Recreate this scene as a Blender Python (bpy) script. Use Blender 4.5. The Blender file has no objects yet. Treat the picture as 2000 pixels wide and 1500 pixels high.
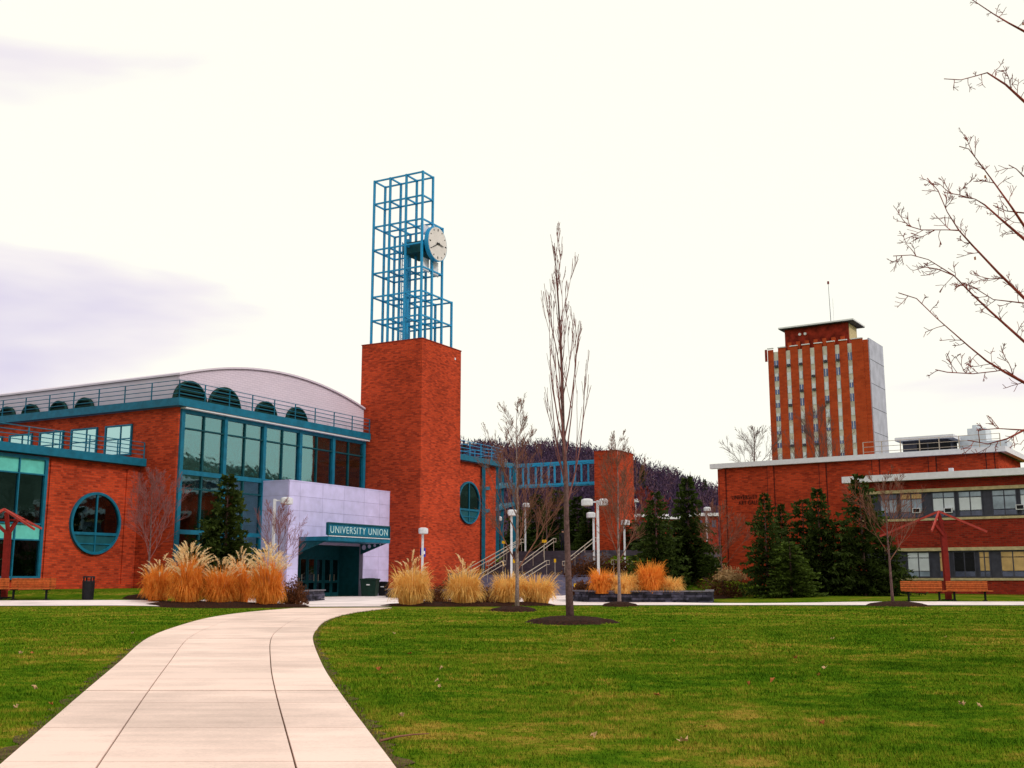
import bpy, bmesh, math, random
import numpy as np
from mathutils import Vector, Matrix

# ------------------------------------------------------------------ camera, sky, sun
S = bpy.context.scene
COL = S.collection
FPX, HPX, CZ = 2150.0, 380.0, 1.5          # focal length and horizon drop in photo pixels, eye height
PIT = math.atan(HPX / FPX)
cam = bpy.data.objects.new("camera", bpy.data.cameras.new("camera"))
COL.objects.link(cam)
cam.data.sensor_width = 36.0
cam.data.lens = 36.0 * FPX / 2000.0
cam.data.clip_start, cam.data.clip_end = 0.1, 5000.0
cam.location = (0, 0, CZ)
cam.rotation_euler = (math.pi / 2 + PIT, 0, 0)
S.camera = cam
S.view_settings.view_transform = 'Standard'
S.view_settings.look = 'None'
S.view_settings.exposure = 0.0
S.view_settings.gamma = 1.0
S.view_settings.use_curve_mapping = False
S.cycles.max_bounces = 6
S.cycles.transparent_max_bounces = 12

SUN_AZ, SUN_EL = math.radians(122), math.radians(36)      # clockwise from +Y: behind the camera, to the right
W = bpy.data.worlds.new("World"); S.world = W; W.use_nodes = True
def build_world():
    nt = W.node_tree; N = nt.nodes; L = nt.links
    N.clear()
    out = N.new('ShaderNodeOutputWorld'); bg = N.new('ShaderNodeBackground')
    sky = N.new('ShaderNodeTexSky'); sky.sky_type = 'NISHITA'; sky.sun_disc = False
    sky.sun_elevation = SUN_EL; sky.sun_rotation = SUN_AZ
    sc = N.new('ShaderNodeVectorMath'); sc.operation = 'SCALE'; sc.inputs['Scale'].default_value = 0.10
    L.new(sky.outputs[0], sc.inputs[0])
    tc = N.new('ShaderNodeTexCoord')
    # overcast deck: long flat bands of thicker, lavender cloud in a bright cream veil
    mp = N.new('ShaderNodeMapping'); mp.inputs['Scale'].default_value = (1.6, 1.6, 6.5)
    mp.inputs['Location'].default_value = (SKY_OFF[0], SKY_OFF[1], SKY_OFF[2])
    L.new(tc.outputs['Generated'], mp.inputs['Vector'])
    n1 = N.new('ShaderNodeTexNoise'); n1.inputs['Scale'].default_value = 1.0
    n1.inputs['Detail'].default_value = 5.0; n1.inputs['Roughness'].default_value = 0.5
    n1.inputs['Distortion'].default_value = 0.5
    L.new(mp.outputs[0], n1.inputs['Vector'])
    rp = N.new('ShaderNodeValToRGB')
    rp.color_ramp.elements[0].position = 0.605; rp.color_ramp.elements[0].color = (1.10, 1.085, 0.96, 1)
    rp.color_ramp.elements[1].position = 0.83; rp.color_ramp.elements[1].color = (0.66, 0.60, 0.84, 1)
    e = rp.color_ramp.elements.new(0.665); e.color = (0.98, 0.92, 0.93, 1)
    L.new(n1.outputs['Fac'], rp.inputs[0])
    mx = N.new('ShaderNodeMix'); mx.data_type = 'RGBA'; mx.inputs[0].default_value = 0.93
    L.new(sc.outputs[0], mx.inputs[6]); L.new(rp.outputs[0], mx.inputs[7])
    L.new(mx.outputs[2], bg.inputs['Color']); bg.inputs['Strength'].default_value = 1.0
    L.new(bg.outputs[0], out.inputs['Surface'])
SKY_OFF = (42.28, 32.273, 12.70)
build_world()
sl = bpy.data.lights.new("sun", 'SUN'); sl.energy = 1.5; sl.angle = math.radians(11); sl.color = (1.0, 0.93, 0.82)
sun = bpy.data.objects.new("sun", sl); COL.objects.link(sun)
sd = Vector((math.sin(SUN_AZ) * math.cos(SUN_EL), math.cos(SUN_AZ) * math.cos(SUN_EL), math.sin(SUN_EL)))
sun.rotation_euler = (-sd).to_track_quat('-Z', 'Y').to_euler()
sun.location = (30, -30, 60)

# ------------------------------------------------------------------ surveying helpers
def ray(px, py):
    dx, dy = px - 1000.0, py - 750.0
    return np.array([dx, FPX * math.cos(PIT) + dy * math.sin(PIT), FPX * math.sin(PIT) - dy * math.cos(PIT)])
def at(px, py, Y):
    r = ray(px, py); return Vector(np.array([0, 0, CZ]) + r * (Y / r[1]))
def online(P0, d, px, py=1060):            # point of plan line P0 + t d seen in photo column px
    r = ray(px, py)[:2]; P0 = np.array(P0, float); d = np.array(d, float)
    t = np.linalg.solve(np.array([d, -r]).T, -P0)[0]
    return P0 + t * d
def hz(px, py, P):                          # height seen at photo row py above plan point P
    r = ray(px, py); return CZ + r[2] / r[1] * P[1]
def ss(a, b, x):
    t = np.clip((np.asarray(x, float) - a) / (b - a), 0, 1); return t * t * (3 - 2 * t)
AZU = math.radians(28.8)
U = np.array([math.sin(AZU), math.cos(AZU)]); V = np.array([-math.cos(AZU), math.sin(AZU)])
UROT = math.pi / 2 - AZU
UC = np.array([-17.349, 56.624])           # near corner of the union building
def ul(P): d = np.array(P[:2]) - UC; return d @ U, d @ V
def uw(a, b, z=0.0): q = UC + a * U + b * V; return Vector((q[0], q[1], z))
def ground(x, y):
    x = np.asarray(x, float); y = np.asarray(y, float)
    lf = np.interp(y, [0, 15, 43, 46, 50, 53, 70], [0, 0, .45, .60, .93, 1.0, 1.05])
    a = (x - UC[0]) * U[0] + (y - UC[1]) * U[1]
    md = np.interp(y, [0, 15, 46, 65, 400], [0, 0, .42, .45, .5])
    md = np.maximum(md, np.interp(a, [19.4, 24, 27.3, 32.4, 45, 80], [.38, 1.45, 1.5, 3.2, 3.6, 4.0]))
    rt = np.interp(y, [0, 15, 46, 50, 66, 80, 100, 140, 300], [0, 0, .42, .53, .73, 1.2, 2.4, 4, 5])
    wl = 1 - ss(-15.5, -11, x); wr = ss(10, 17, x)
    z = md * (1 - wl) + lf * wl
    return z * (1 - wr) + rt * wr
def gz(x, y): return float(ground(x, y))
def onground(px, py):                       # ground point seen at a photo pixel
    r = ray(px, py); lo = 3.0
    for i in range(4000):
        Y = 3 + i * .05
        if CZ + r[2] / r[1] * Y <= gz(r[0] / r[1] * Y, Y): break
    return Vector((r[0] / r[1] * Y, Y, gz(r[0] / r[1] * Y, Y)))

# ------------------------------------------------------------------ mesh helpers
class MB:
    def __init__(s): s.v = []; s.f = []
    def add(s, vs, fs):
        o = len(s.v); s.v += [tuple(p) for p in vs]; s.f += [tuple(i + o for i in f) for f in fs]; return s
    def box(s, x0, x1, y0, y1, z0, z1):
        return s.add([(x0, y0, z0), (x1, y0, z0), (x1, y1, z0), (x0, y1, z0), (x0, y0, z1), (x1, y0, z1), (x1, y1, z1), (x0, y1, z1)],
                     [(3, 2, 1, 0), (4, 5, 6, 7), (0, 1, 5, 4), (1, 2, 6, 5), (2, 3, 7, 6), (3, 0, 4, 7)])
    def bar(s, p, q, w, h, up=(0, 0, 1)):
        p, q = Vector(p), Vector(q); d = (q - p).normalized(); up = Vector(up)
        if abs(d.dot(up)) > .98: up = Vector((0, 1, 0))
        x = d.cross(up).normalized() * (w / 2); y = x.cross(d).normalized() * (h / 2)
        vs = [p - x - y, p + x - y, p + x + y, p - x + y, q - x - y, q + x - y, q + x + y, q - x + y]
        return s.add(vs, [(0, 1, 2, 3), (7, 6, 5, 4), (0, 4, 5, 1), (1, 5, 6, 2), (2, 6, 7, 3), (3, 7, 4, 0)])
    def tube(s, pts, rs, n=6, cap=True):
        pts = [Vector(p) for p in pts]; o = len(s.v); m = len(pts); ref = None
        for i, p in enumerate(pts):
            d = (pts[min(i + 1, m - 1)] - pts[max(i - 1, 0)]).normalized()
            if ref is None:
                ref = d.cross(Vector((0, 0, 1)) if abs(d.z) < .9 else Vector((1, 0, 0))).normalized()
            ref = (ref - d * ref.dot(d)).normalized(); b = d.cross(ref)
            r = rs[i] if hasattr(rs, '__len__') else rs
            for k in range(n):
                t = 2 * math.pi * k / n; q = p + ref * (r * math.cos(t)) + b * (r * math.sin(t)); s.v.append((q.x, q.y, q.z))
        for i in range(m - 1):
            for k in range(n):
                a = o + i * n + k; c = o + i * n + (k + 1) % n
                s.f.append((a, c, c + n, a + n))
        if cap:
            s.f.append(tuple(o + k for k in range(n - 1, -1, -1))); s.f.append(tuple(o + (m - 1) * n + k for k in range(n)))
        return s
    def prism(s, poly, fn, d0, d1):         # poly in 2-D; fn(x, y, d) -> 3-D
        n = len(poly)
        vs = [fn(x, y, d0) for x, y in poly] + [fn(x, y, d1) for x, y in poly]
        return s.add(vs, [tuple(range(n)), tuple(range(2 * n - 1, n - 1, -1))] + [(i, i + n, (i + 1) % n + n, (i + 1) % n) for i in range(n)])
    def build(s, name, mat, parent=None, smooth=False, fix=True):
        me = bpy.data.meshes.new(name); me.from_pydata(s.v, [], s.f)
        if fix:
            bm = bmesh.new(); bm.from_mesh(me); bmesh.ops.recalc_face_normals(bm, faces=bm.faces); bm.to_mesh(me); bm.free()
        me.materials.append(mat)
        if smooth: me.polygons.foreach_set('use_smooth', [True] * len(me.polygons))
        o = bpy.data.objects.new(name, me); COL.objects.link(o); o.parent = parent
        return o
def tag(o, label=None, cat=None, group=None, kind=None):
    if label: o['label'] = label
    if cat: o['category'] = cat
    if group: o['group'] = group
    if kind: o['kind'] = kind
    return o
def empty(name, loc=(0, 0, 0), rz=0.0, label=None, cat=None, group=None):
    o = bpy.data.objects.new(name, None); COL.objects.link(o); o.location = loc; o.rotation_euler = (0, 0, rz)
    o.empty_display_size = .3
    return tag(o, label, cat, group)
def copy_tree(o, parent=None):
    c = o.copy(); COL.objects.link(c); c.parent = parent
    for ch in list(o.children): copy_tree(ch, c)
    return c
def box(name, mat, par, *a): return MB().box(*a).build(name, mat, par, fix=False)
def tri_mesh(name, co, tris, mat, parent=None):     # big numpy meshes
    me = bpy.data.meshes.new(name); nv, nf = len(co), len(tris)
    me.vertices.add(nv); me.vertices.foreach_set('co', np.asarray(co, np.float32).ravel())
    me.loops.add(nf * 3); me.loops.foreach_set('vertex_index', np.asarray(tris, np.int32).ravel())
    me.polygons.add(nf); me.polygons.foreach_set('loop_start', np.arange(0, nf * 3, 3, dtype=np.int32))
    me.update(calc_edges=True); me.validate(); me.materials.append(mat)
    o = bpy.data.objects.new(name, me); COL.objects.link(o); o.parent = parent
    return o

# ------------------------------------------------------------------ materials
def nodes(name):
    m = bpy.data.materials.new(name); m.use_nodes = True; nt = m.node_tree
    return m, nt, nt.nodes, nt.links, nt.nodes['Principled BSDF']
def noise(N, L, vec, scale, detail=3, rough=.55):
    n = N.new('ShaderNodeTexNoise'); n.inputs['Scale'].default_value = scale; n.inputs['Detail'].default_value = detail
    n.inputs['Roughness'].default_value = rough
    if vec is not None: L.new(vec, n.inputs['Vector'])
    return n
def ramp(N, L, fac, stops):
    r = N.new('ShaderNodeValToRGB'); els = r.color_ramp.elements
    els[0].position, els[0].color = stops[0][0], (*stops[0][1], 1)
    els[1].position, els[1].color = stops[-1][0], (*stops[-1][1], 1)
    for p, c in stops[1:-1]:
        e = els.new(p); e.color = (*c, 1)
    L.new(fac, r.inputs[0]); return r
def mul(c, k): return tuple(max(0, x * k) for x in c)
def tint_random(N, L, col, amt):            # every piece a little lighter or darker than the next
    oi = N.new('ShaderNodeObjectInfo'); mr = N.new('ShaderNodeMapRange'); mr.inputs[3].default_value = 1 - amt; mr.inputs[4].default_value = 1 + amt
    L.new(oi.outputs['Random'], mr.inputs[0]); vm = N.new('ShaderNodeVectorMath'); vm.operation = 'SCALE'
    L.new(col, vm.inputs[0]); L.new(mr.outputs[0], vm.inputs['Scale']); return vm.outputs[0]
def M(name, c, rough=.65, var=.2, scale=6.0, metal=0.0, spec=.12, bump=0.0, c2=None, orand=0.0):
    m, nt, N, L, P = nodes(name)
    tc = N.new('ShaderNodeTexCoord'); n = noise(N, L, tc.outputs['Object'], scale, 4)
    r = ramp(N, L, n.outputs['Fac'], [(.3, mul(c, 1 - var)), (.7, c2 if c2 else mul(c, 1 + var))])
    colo = tint_random(N, L, r.outputs[0], orand) if orand else r.outputs[0]
    L.new(colo, P.inputs['Base Color'])
    P.inputs['Roughness'].default_value = rough; P.inputs['Metallic'].default_value = metal
    P.inputs['Specular IOR Level'].default_value = spec
    if bump:
        b = N.new('ShaderNodeBump'); b.inputs['Strength'].default_value = bump; b.inputs['Distance'].default_value = .02
        n2 = noise(N, L, tc.outputs['Object'], scale * 6, 3)
        L.new(n2.outputs['Fac'], b.inputs['Height']); L.new(b.outputs[0], P.inputs['Normal'])
    return m
def brick_mat(name, c1, c2, mortar, bw=.30, bh=.10, ms=.010, rough=.9, var=.34):
    m, nt, N, L, P = nodes(name)
    tc = N.new('ShaderNodeTexCoord'); sx = N.new('ShaderNodeSeparateXYZ'); L.new(tc.outputs['Object'], sx.inputs[0])
    ad = N.new('ShaderNodeMath'); ad.operation = 'ADD'; L.new(sx.outputs[0], ad.inputs[0]); L.new(sx.outputs[1], ad.inputs[1])
    cb = N.new('ShaderNodeCombineXYZ'); L.new(ad.outputs[0], cb.inputs[0]); L.new(sx.outputs[2], cb.inputs[1])
    bt = N.new('ShaderNodeTexBrick'); L.new(cb.outputs[0], bt.inputs['Vector'])
    bt.inputs['Scale'].default_value = 1.0; bt.inputs['Brick Width'].default_value = bw; bt.inputs['Row Height'].default_value = bh
    bt.inputs['Mortar Size'].default_value = ms; bt.inputs['Bias'].default_value = -.25
    bt.inputs['Color1'].default_value = (*c1, 1); bt.inputs['Color2'].default_value = (*c2, 1); bt.inputs['Mortar'].default_value = (*mortar, 1)
    big = noise(N, L, tc.outputs['Object'], .35, 4); st = N.new('ShaderNodeMapping')
    st.inputs['Scale'].default_value = (2.6, 2.6, 10); L.new(tc.outputs['Object'], st.inputs['Vector'])
    streak = noise(N, L, st.outputs[0], 1.2, 5, .65)
    sm = N.new('ShaderNodeMath'); sm.operation = 'ADD'; L.new(big.outputs['Fac'], sm.inputs[0]); L.new(streak.outputs['Fac'], sm.inputs[1])
    mr = N.new('ShaderNodeMapRange'); mr.inputs[1].default_value = .7; mr.inputs[2].default_value = 1.3
    mr.inputs[3].default_value = 1 - var; mr.inputs[4].default_value = 1 + var * .6; L.new(sm.outputs[0], mr.inputs[0])
    vm = N.new('ShaderNodeVectorMath'); vm.operation = 'SCALE'; L.new(bt.outputs['Color'], vm.inputs[0]); L.new(mr.outputs[0], vm.inputs['Scale'])
    L.new(vm.outputs[0], P.inputs['Base Color']); P.inputs['Roughness'].default_value = rough
    P.inputs['Specular IOR Level'].default_value = .04
    b = N.new('ShaderNodeBump'); b.inputs['Strength'].default_value = .5; b.inputs['Distance'].default_value = .01; b.invert = True
    L.new(bt.outputs['Fac'], b.inputs['Height']); L.new(b.outputs[0], P.inputs['Normal'])
    return m
def glass_mat(name, tint, refl=.35, rough=.03):
    m, nt, N, L, P = nodes(name); N.remove(P); out = N['Material Output']
    tr = N.new('ShaderNodeBsdfTransparent'); tr.inputs[0].default_value = (*tint, 1)
    gl = N.new('ShaderNodeBsdfGlossy'); gl.inputs['Color'].default_value = (.56, .88, .92, 1); gl.inputs['Roughness'].default_value = rough
    lw = N.new('ShaderNodeLayerWeight'); lw.inputs[0].default_value = .35
    ma = N.new('ShaderNodeMath'); ma.operation = 'MULTIPLY_ADD'; ma.inputs[1].default_value = .6; ma.inputs[2].default_value = refl
    ma.use_clamp = True; L.new(lw.outputs['Fresnel'], ma.inputs[0])
    tc = N.new('ShaderNodeTexCoord'); n = noise(N, L, tc.outputs['Object'], 1.3, 2)
    b = N.new('ShaderNodeBump'); b.inputs['Strength'].default_value = .06; b.inputs['Distance'].default_value = .05
    L.new(n.outputs['Fac'], b.inputs['Height']); L.new(b.outputs[0], gl.inputs['Normal'])
    mx = N.new('ShaderNodeMixShader'); L.new(ma.outputs[0], mx.inputs[0]); L.new(tr.outputs[0], mx.inputs[1]); L.new(gl.outputs[0], mx.inputs[2])
    L.new(mx.outputs[0], out.inputs['Surface']); return m
def leaf_mat(name, stops, scale=3.0, rough=.8, trans=.25):
    m, nt, N, L, P = nodes(name); out = N['Material Output']
    tc = N.new('ShaderNodeTexCoord'); n = noise(N, L, tc.outputs['Object'], scale, 5, .7)
    r = ramp(N, L, n.outputs['Fac'], stops); L.new(r.outputs[0], P.inputs['Base Color'])
    P.inputs['Roughness'].default_value = rough; P.inputs['Specular IOR Level'].default_value = .15
    if trans:
        t = N.new('ShaderNodeBsdfTranslucent'); L.new(r.outputs[0], t.inputs[0]); mx = N.new('ShaderNodeMixShader'); mx.inputs[0].default_value = trans
        L.new(P.outputs[0], mx.inputs[1]); L.new(t.outputs[0], mx.inputs[2]); L.new(mx.outputs[0], out.inputs['Surface'])
    return m

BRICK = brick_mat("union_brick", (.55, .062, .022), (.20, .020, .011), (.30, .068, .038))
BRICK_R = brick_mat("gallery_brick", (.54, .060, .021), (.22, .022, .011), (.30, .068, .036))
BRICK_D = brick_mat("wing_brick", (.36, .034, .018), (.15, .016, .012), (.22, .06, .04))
TEAL = M("teal_steel", (.004, .118, .205), .5, .2, 3, spec=.2)
TEALF = M("tower_steel_blue", (.010, .27, .56), .45, .12, 3, spec=.3)
TEALD = M("dark_teal_frame", (.006, .060, .080), .5, .2, 4)
LOUV = M("louver_green", (.010, .045, .040), .6, .25, 4)
GLASS = glass_mat("tinted_glass", (.26, .58, .58), .22)
GLASSB = glass_mat("sky_glass", (.35, .48, .50), .62)
GLASSD = glass_mat("dark_glass", (.20, .26, .30), .12)
BLIND = M("blind", (.12, .50, .46), .8, .15, 2)
BLINDW = M("white_blind", (.66, .70, .78), .8, .08, 2)
BLINDY = M("tan_blind", (.55, .36, .16), .8, .2, 2)
ROOM = M("room_interior", (.035, .042, .042), .9, .5, .8)
SPAND = M("spandrel", (.012, .085, .11), .4, .2, 2)
PANEL = M("silver_panel", (.54, .50, .80), .5, .12, 1.6, spec=.25, orand=.05)
PANELJ = M("panel_joint", (.30, .26, .40), .7, .1)
SHINGLE = brick_mat("lavender_shingle", (.66, .56, .69), (.62, .53, .66), (.52, .43, .56), .40, .13, .012, .6, .08)
ROOFM = M("roof_metal", (.62, .54, .66), .5, .05, 1)
STEELG = M("galvanised_rail", (.46, .38, .32), .4, .12, 8, metal=.5)
WHITEP = M("white_paint", (.74, .73, .80), .5, .06, 5)
LAMPW = M("lamp_grey", (.62, .62, .68), .45, .12, 10)
ROOFG = M("flat_roof_grey", (.20, .22, .30), .8, .2, 2)
GREYP = M("grey_panel", (.060, .060, .085), .6, .2, 3)
CREAM = M("cream_stone", (.52, .42, .24), .8, .2, 5)
CONCG = M("tower_concrete", (.44, .44, .56), .8, .15, .4)
SPANG = M("tower_spandrel", (.60, .56, .50), .8, .25, .6)
BLUEW = M("tower_window_blue", (.06, .10, .30), .25, .3, .8, spec=.6)
RUST = M("rust_stain_brick", (.22, .022, .012), .9, .6, .6)
REDP = M("red_steel", (.18, .014, .011), .6, .2, 6, spec=.1)
REDL = M("red_rafter", (.38, .050, .040), .55, .2, 6, spec=.15)
WOOD = M("bench_wood", (.42, .10, .025), .6, .35, 9, bump=.2, orand=.18)
BLACK = M("black_metal", (.010, .010, .013), .5, .3, 6)
BINGREEN = M("bin_green", (.008, .028, .022), .55, .3, 6)
YELLOW = M("yellow_sign", (.75, .42, .01), .5, .08)
INK = M("sign_ink", (.02, .02, .02), .6, .1)
SILVERT = M("silver_letters", (.45, .66, .70), .4, .05)
DARKT = M("dark_letters", (.035, .012, .010), .6, .1)
CLOCKF = M("clock_face", (.66, .60, .60), .12, .10, 1.2, spec=.6)
STONE = M("planter_stone", (.022, .022, .034), .8, .7, 3.2, bump=.5, c2=(.085, .08, .125), orand=.75)
STONEC = M("planter_cap", (.13, .12, .15), .8, .3, 4)
MULCH = M("mulch", (.028, .009, .005), .95, .7, 14, bump=1.0)
MULCHB = M("mulch_bank", (.085, .026, .012), .95, .7, 5, bump=.8)
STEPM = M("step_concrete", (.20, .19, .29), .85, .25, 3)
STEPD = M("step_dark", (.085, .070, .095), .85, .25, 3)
CONC_J = M("joint_dirt", (.14, .085, .055), .95, .3, 6)
def concrete(name, c):
    m, nt, N, L, P = nodes(name); tc = N.new('ShaderNodeTexCoord')
    a = noise(N, L, tc.outputs['Object'], .5, 5, .6); b = noise(N, L, tc.outputs['Object'], 40, 3, .7)
    st = N.new('ShaderNodeMapping'); st.inputs['Scale'].default_value = (.5, 3.5, 1); L.new(tc.outputs['Object'], st.inputs['Vector'])
    cst = noise(N, L, st.outputs[0], 1.0, 4, .6)
    s1 = N.new('ShaderNodeMath'); s1.operation = 'MULTIPLY_ADD'; s1.inputs[1].default_value = .35; L.new(b.outputs['Fac'], s1.inputs[0]); L.new(a.outputs['Fac'], s1.inputs[2])
    s2 = N.new('ShaderNodeMath'); s2.operation = 'MULTIPLY_ADD'; s2.inputs[1].default_value = .5; L.new(cst.outputs['Fac'], s2.inputs[0]); L.new(s1.outputs[0], s2.inputs[2])
    r = ramp(N, L, s2.outputs[0], [(.60, mul(c, .66)), (.90, mul(c, .97)), (1.2, mul(c, 1.10))]); L.new(tint_random(N, L, r.outputs[0], .05), P.inputs['Base Color'])
    P.inputs['Roughness'].default_value = .9; P.inputs['Specular IOR Level'].default_value = .2
    bp = N.new('ShaderNodeBump'); bp.inputs['Strength'].default_value = .25; bp.inputs['Distance'].default_value = .004
    L.new(b.outputs['Fac'], bp.inputs['Height']); L.new(bp.outputs[0], P.inputs['Normal']); return m
CONC = concrete("path_concrete", (.75, .565, .51))
CONCP = concrete("plaza_concrete", (.77, .66, .68))
def lawn_mat(name, k):
    m, nt, N, L, P = nodes(name); tc = N.new('ShaderNodeTexCoord')
    st = N.new('ShaderNodeMapping'); st.inputs['Scale'].default_value = (.7, 1.0, 1); L.new(tc.outputs['Object'], st.inputs['Vector'])
    acc = None
    for sc_, w in ((.16, .7), (.75, .85), (3.2, .9), (14, .8)):
        n = noise(N, L, st.outputs[0], sc_, 3, .6); ma = N.new('ShaderNodeMath'); ma.operation = 'MULTIPLY_ADD'; ma.inputs[1].default_value = w
        L.new(n.outputs['Fac'], ma.inputs[0])
        if acc is None: ma.inputs[2].default_value = 0
        else: L.new(acc, ma.inputs[2])
        acc = ma.outputs[0]
    mr = N.new('ShaderNodeMapRange'); mr.inputs[1].default_value = 1.20; mr.inputs[2].default_value = 1.92; L.new(acc, mr.inputs[0])
    r = ramp(N, L, mr.outputs[0], [(.08, mul((.020, .058, .003), k)), (.38, mul((.050, .112, .005), k)), (.58, mul((.088, .146, .007), k)), (.78, mul((.155, .165, .014), k)), (.97, mul((.29, .20, .035), k))])
    L.new(r.outputs[0], P.inputs['Base Color']); P.inputs['Roughness'].default_value = .9; P.inputs['Specular IOR Level'].default_value = .0
    return m
LAWN = lawn_mat("lawn_ground", .9)
BLADE = lawn_mat("grass_blade", 1.25)
BARK = M("bark", (.14, .078, .078), .9, .45, 12, bump=.6)
BARKP = M("pale_bark", (.26, .19, .19), .9, .45, 14, bump=.5)
BARKR = M("red_twig", (.22, .042, .030), .85, .35, 6)
TWIGP = M("purple_twig", (.22, .085, .085), .85, .35, 6)
TWIGT = M("tan_twig", (.20, .085, .060), .85, .35, 6)
FIR = leaf_mat("fir_needles", [(.3, (.014, .024, .004)), (.55, (.042, .066, .010)), (.75, (.095, .120, .020))], 2.2)
FIRL = leaf_mat("young_fir_needles", [(.3, (.03, .05, .007)), (.55, (.075, .115, .014)), (.75, (.13, .17, .025))], 2.2)
REED = leaf_mat("reed_blades", [(.3, (.62, .19, .025)), (.52, (.86, .32, .05)), (.75, (1, .55, .14))], 2.5, trans=.45)
REEDS = leaf_mat("straw_blades", [(.3, (.66, .33, .07)), (.52, (.90, .55, .17)), (.75, (1, .78, .36))], 2.5, trans=.45)
PLUME = leaf_mat("reed_plumes", [(.3, (.85, .58, .30)), (.6, (.98, .84, .58))], 6, trans=.45)
SHRUB = leaf_mat("brown_shrub", [(.3, (.050, .018, .008)), (.7, (.17, .060, .022))], 5)
PALEB = leaf_mat("pale_bush", [(.3, (.35, .18, .07)), (.7, (.72, .50, .27))], 6)
HILLW = leaf_mat("bare_wood", [(.33, (.028, .018, .050)), (.5, (.058, .032, .075)), (.68, (.15, .075, .090))], .11, trans=0)
HILLG = M("hill_floor", (.028, .014, .042), .95, .4, .05)
DRYL = M("dry_leaf", (.36, .12, .035), .8, .5, 3)
PALEL = M("pale_leaf", (.50, .32, .18), .8, .2, 3)

# ------------------------------------------------------------------ the ground
def grid_sheet(name, xs, ys, zf, mat):
    X, Y = np.meshgrid(xs, ys); Z = zf(X, Y); co = np.stack([X, Y, Z], -1).reshape(-1, 3)
    nx = len(xs); i, j = np.meshgrid(np.arange(nx - 1), np.arange(len(ys) - 1)); a = (j * nx + i).ravel()
    t = np.concatenate([np.stack([a, a + 1, a + nx + 1], 1), np.stack([a, a + nx + 1, a + nx], 1)])
    return tri_mesh(name, co, t, mat)
xs = np.concatenate([np.linspace(-2500, -200, 12), np.linspace(-170, -50, 9), np.arange(-45, 45.1, 1.0), np.linspace(50, 170, 9), np.linspace(200, 2500, 12)])
ys = np.concatenate([np.linspace(-2500, -100, 10), np.linspace(-80, -10, 8), np.arange(-5, 110.1, 1.0), np.linspace(120, 300, 12), np.linspace(350, 2500, 14)])
gr = grid_sheet("lawn_ground", xs, ys, ground, LAWN); tag(gr, kind='structure')

def sheet(name, poly, off, mat, thick=0.0, step=1.0, parent=None, kind='structure'):
    bm = bmesh.new(); vs = [bm.verts.new((x, y, 0)) for x, y in poly]; bm.faces.new(vs)
    P = np.array(poly)
    for ax in (0, 1):
        nrm = (1, 0, 0) if ax == 0 else (0, 1, 0)
        for c in np.arange(math.ceil(P[:, ax].min() / step) * step, P[:, ax].max(), step):
            co = (c, 0, 0) if ax == 0 else (0, c, 0)
            bmesh.ops.bisect_plane(bm, geom=bm.verts[:] + bm.edges[:] + bm.faces[:], plane_co=co, plane_no=nrm)
    bmesh.ops.triangulate(bm, faces=bm.faces[:])
    for v in bm.verts: v.co.z = gz(v.co.x, v.co.y) + off
    bmesh.ops.recalc_face_normals(bm, faces=bm.faces)
    if bm.faces and sum(f.normal.z for f in bm.faces) < 0: bmesh.ops.reverse_faces(bm, faces=bm.faces)
    me = bpy.data.meshes.new(name); bm.to_mesh(me); bm.free(); me.materials.append(mat)
    o = bpy.data.objects.new(name, me); COL.objects.link(o); o.parent = parent
    if kind: o['kind'] = kind
    return o

# curved walk: edges surveyed from the photo, slabs laid between them
LEDGE = [onground(*p) for p in [(5, 1500), (165, 1356), (230, 1300), (287, 1250), (345, 1226), (410, 1208), (485, 1197), (575, 1189)]]
REDGE = [onground(*p) for p in [(765, 1500), (662, 1356), (628, 1300), (611, 1252), (618, 1232), (640, 1212), (690, 1198), (765, 1188)]]
# carry the walk on towards the viewer
for E_ in (LEDGE, REDGE):
    d = (E_[0] - E_[1]); d.z = 0; d = d / d.length
    E_.insert(0, Vector((E_[0].x + d.x * 3.2, E_[0].y + d.y * 3.2, 0)))
def resample(pl, n):
    # smooth (Catmull-Rom) sampling, n per span
    P = [pl[0] * 2 - pl[1]] + list(pl) + [pl[-1] * 2 - pl[-2]]; out = []
    for i in range(1, len(P) - 2):
        for k in range(n):
            t = k / n; a, b, c, d = P[i - 1], P[i], P[i + 1], P[i + 2]
            out.append(.5 * ((2 * b) + (c - a) * t + (2 * a - 5 * b + 4 * c - d) * t * t + (3 * b - a - 3 * c + d) * t ** 3))
    return out + [pl[-1]]
NS = 8
LE, RE = resample(LEDGE, NS), resample(REDGE, NS)
walk = sheet("walkway", [(p.x, p.y) for p in LE] + [(p.x, p.y) for p in reversed(RE)], .012, CONC_J)
def cross(i, t, inset=0.0):
    p = LE[i].lerp(RE[i], t); return p
lanes = [(0.0, .25), (.25, .75), (.75, 1.0)]
rows = []; i = 0
while i < len(LE) - 1:                       # slab rows about 1.5 m long near, longer where the walk bends
    j = i + 1
    while j < len(LE) - 1 and j not in (NS * 2, NS * 4) and (LE[j].lerp(RE[j], .5) - LE[i].lerp(RE[i], .5)).length < 1.35: j += 1
    rows.append((i, j)); i = j
rng = random.Random(4)
deep = {r for r in rows if r[0] in (NS * 2, NS * 4)}
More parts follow.
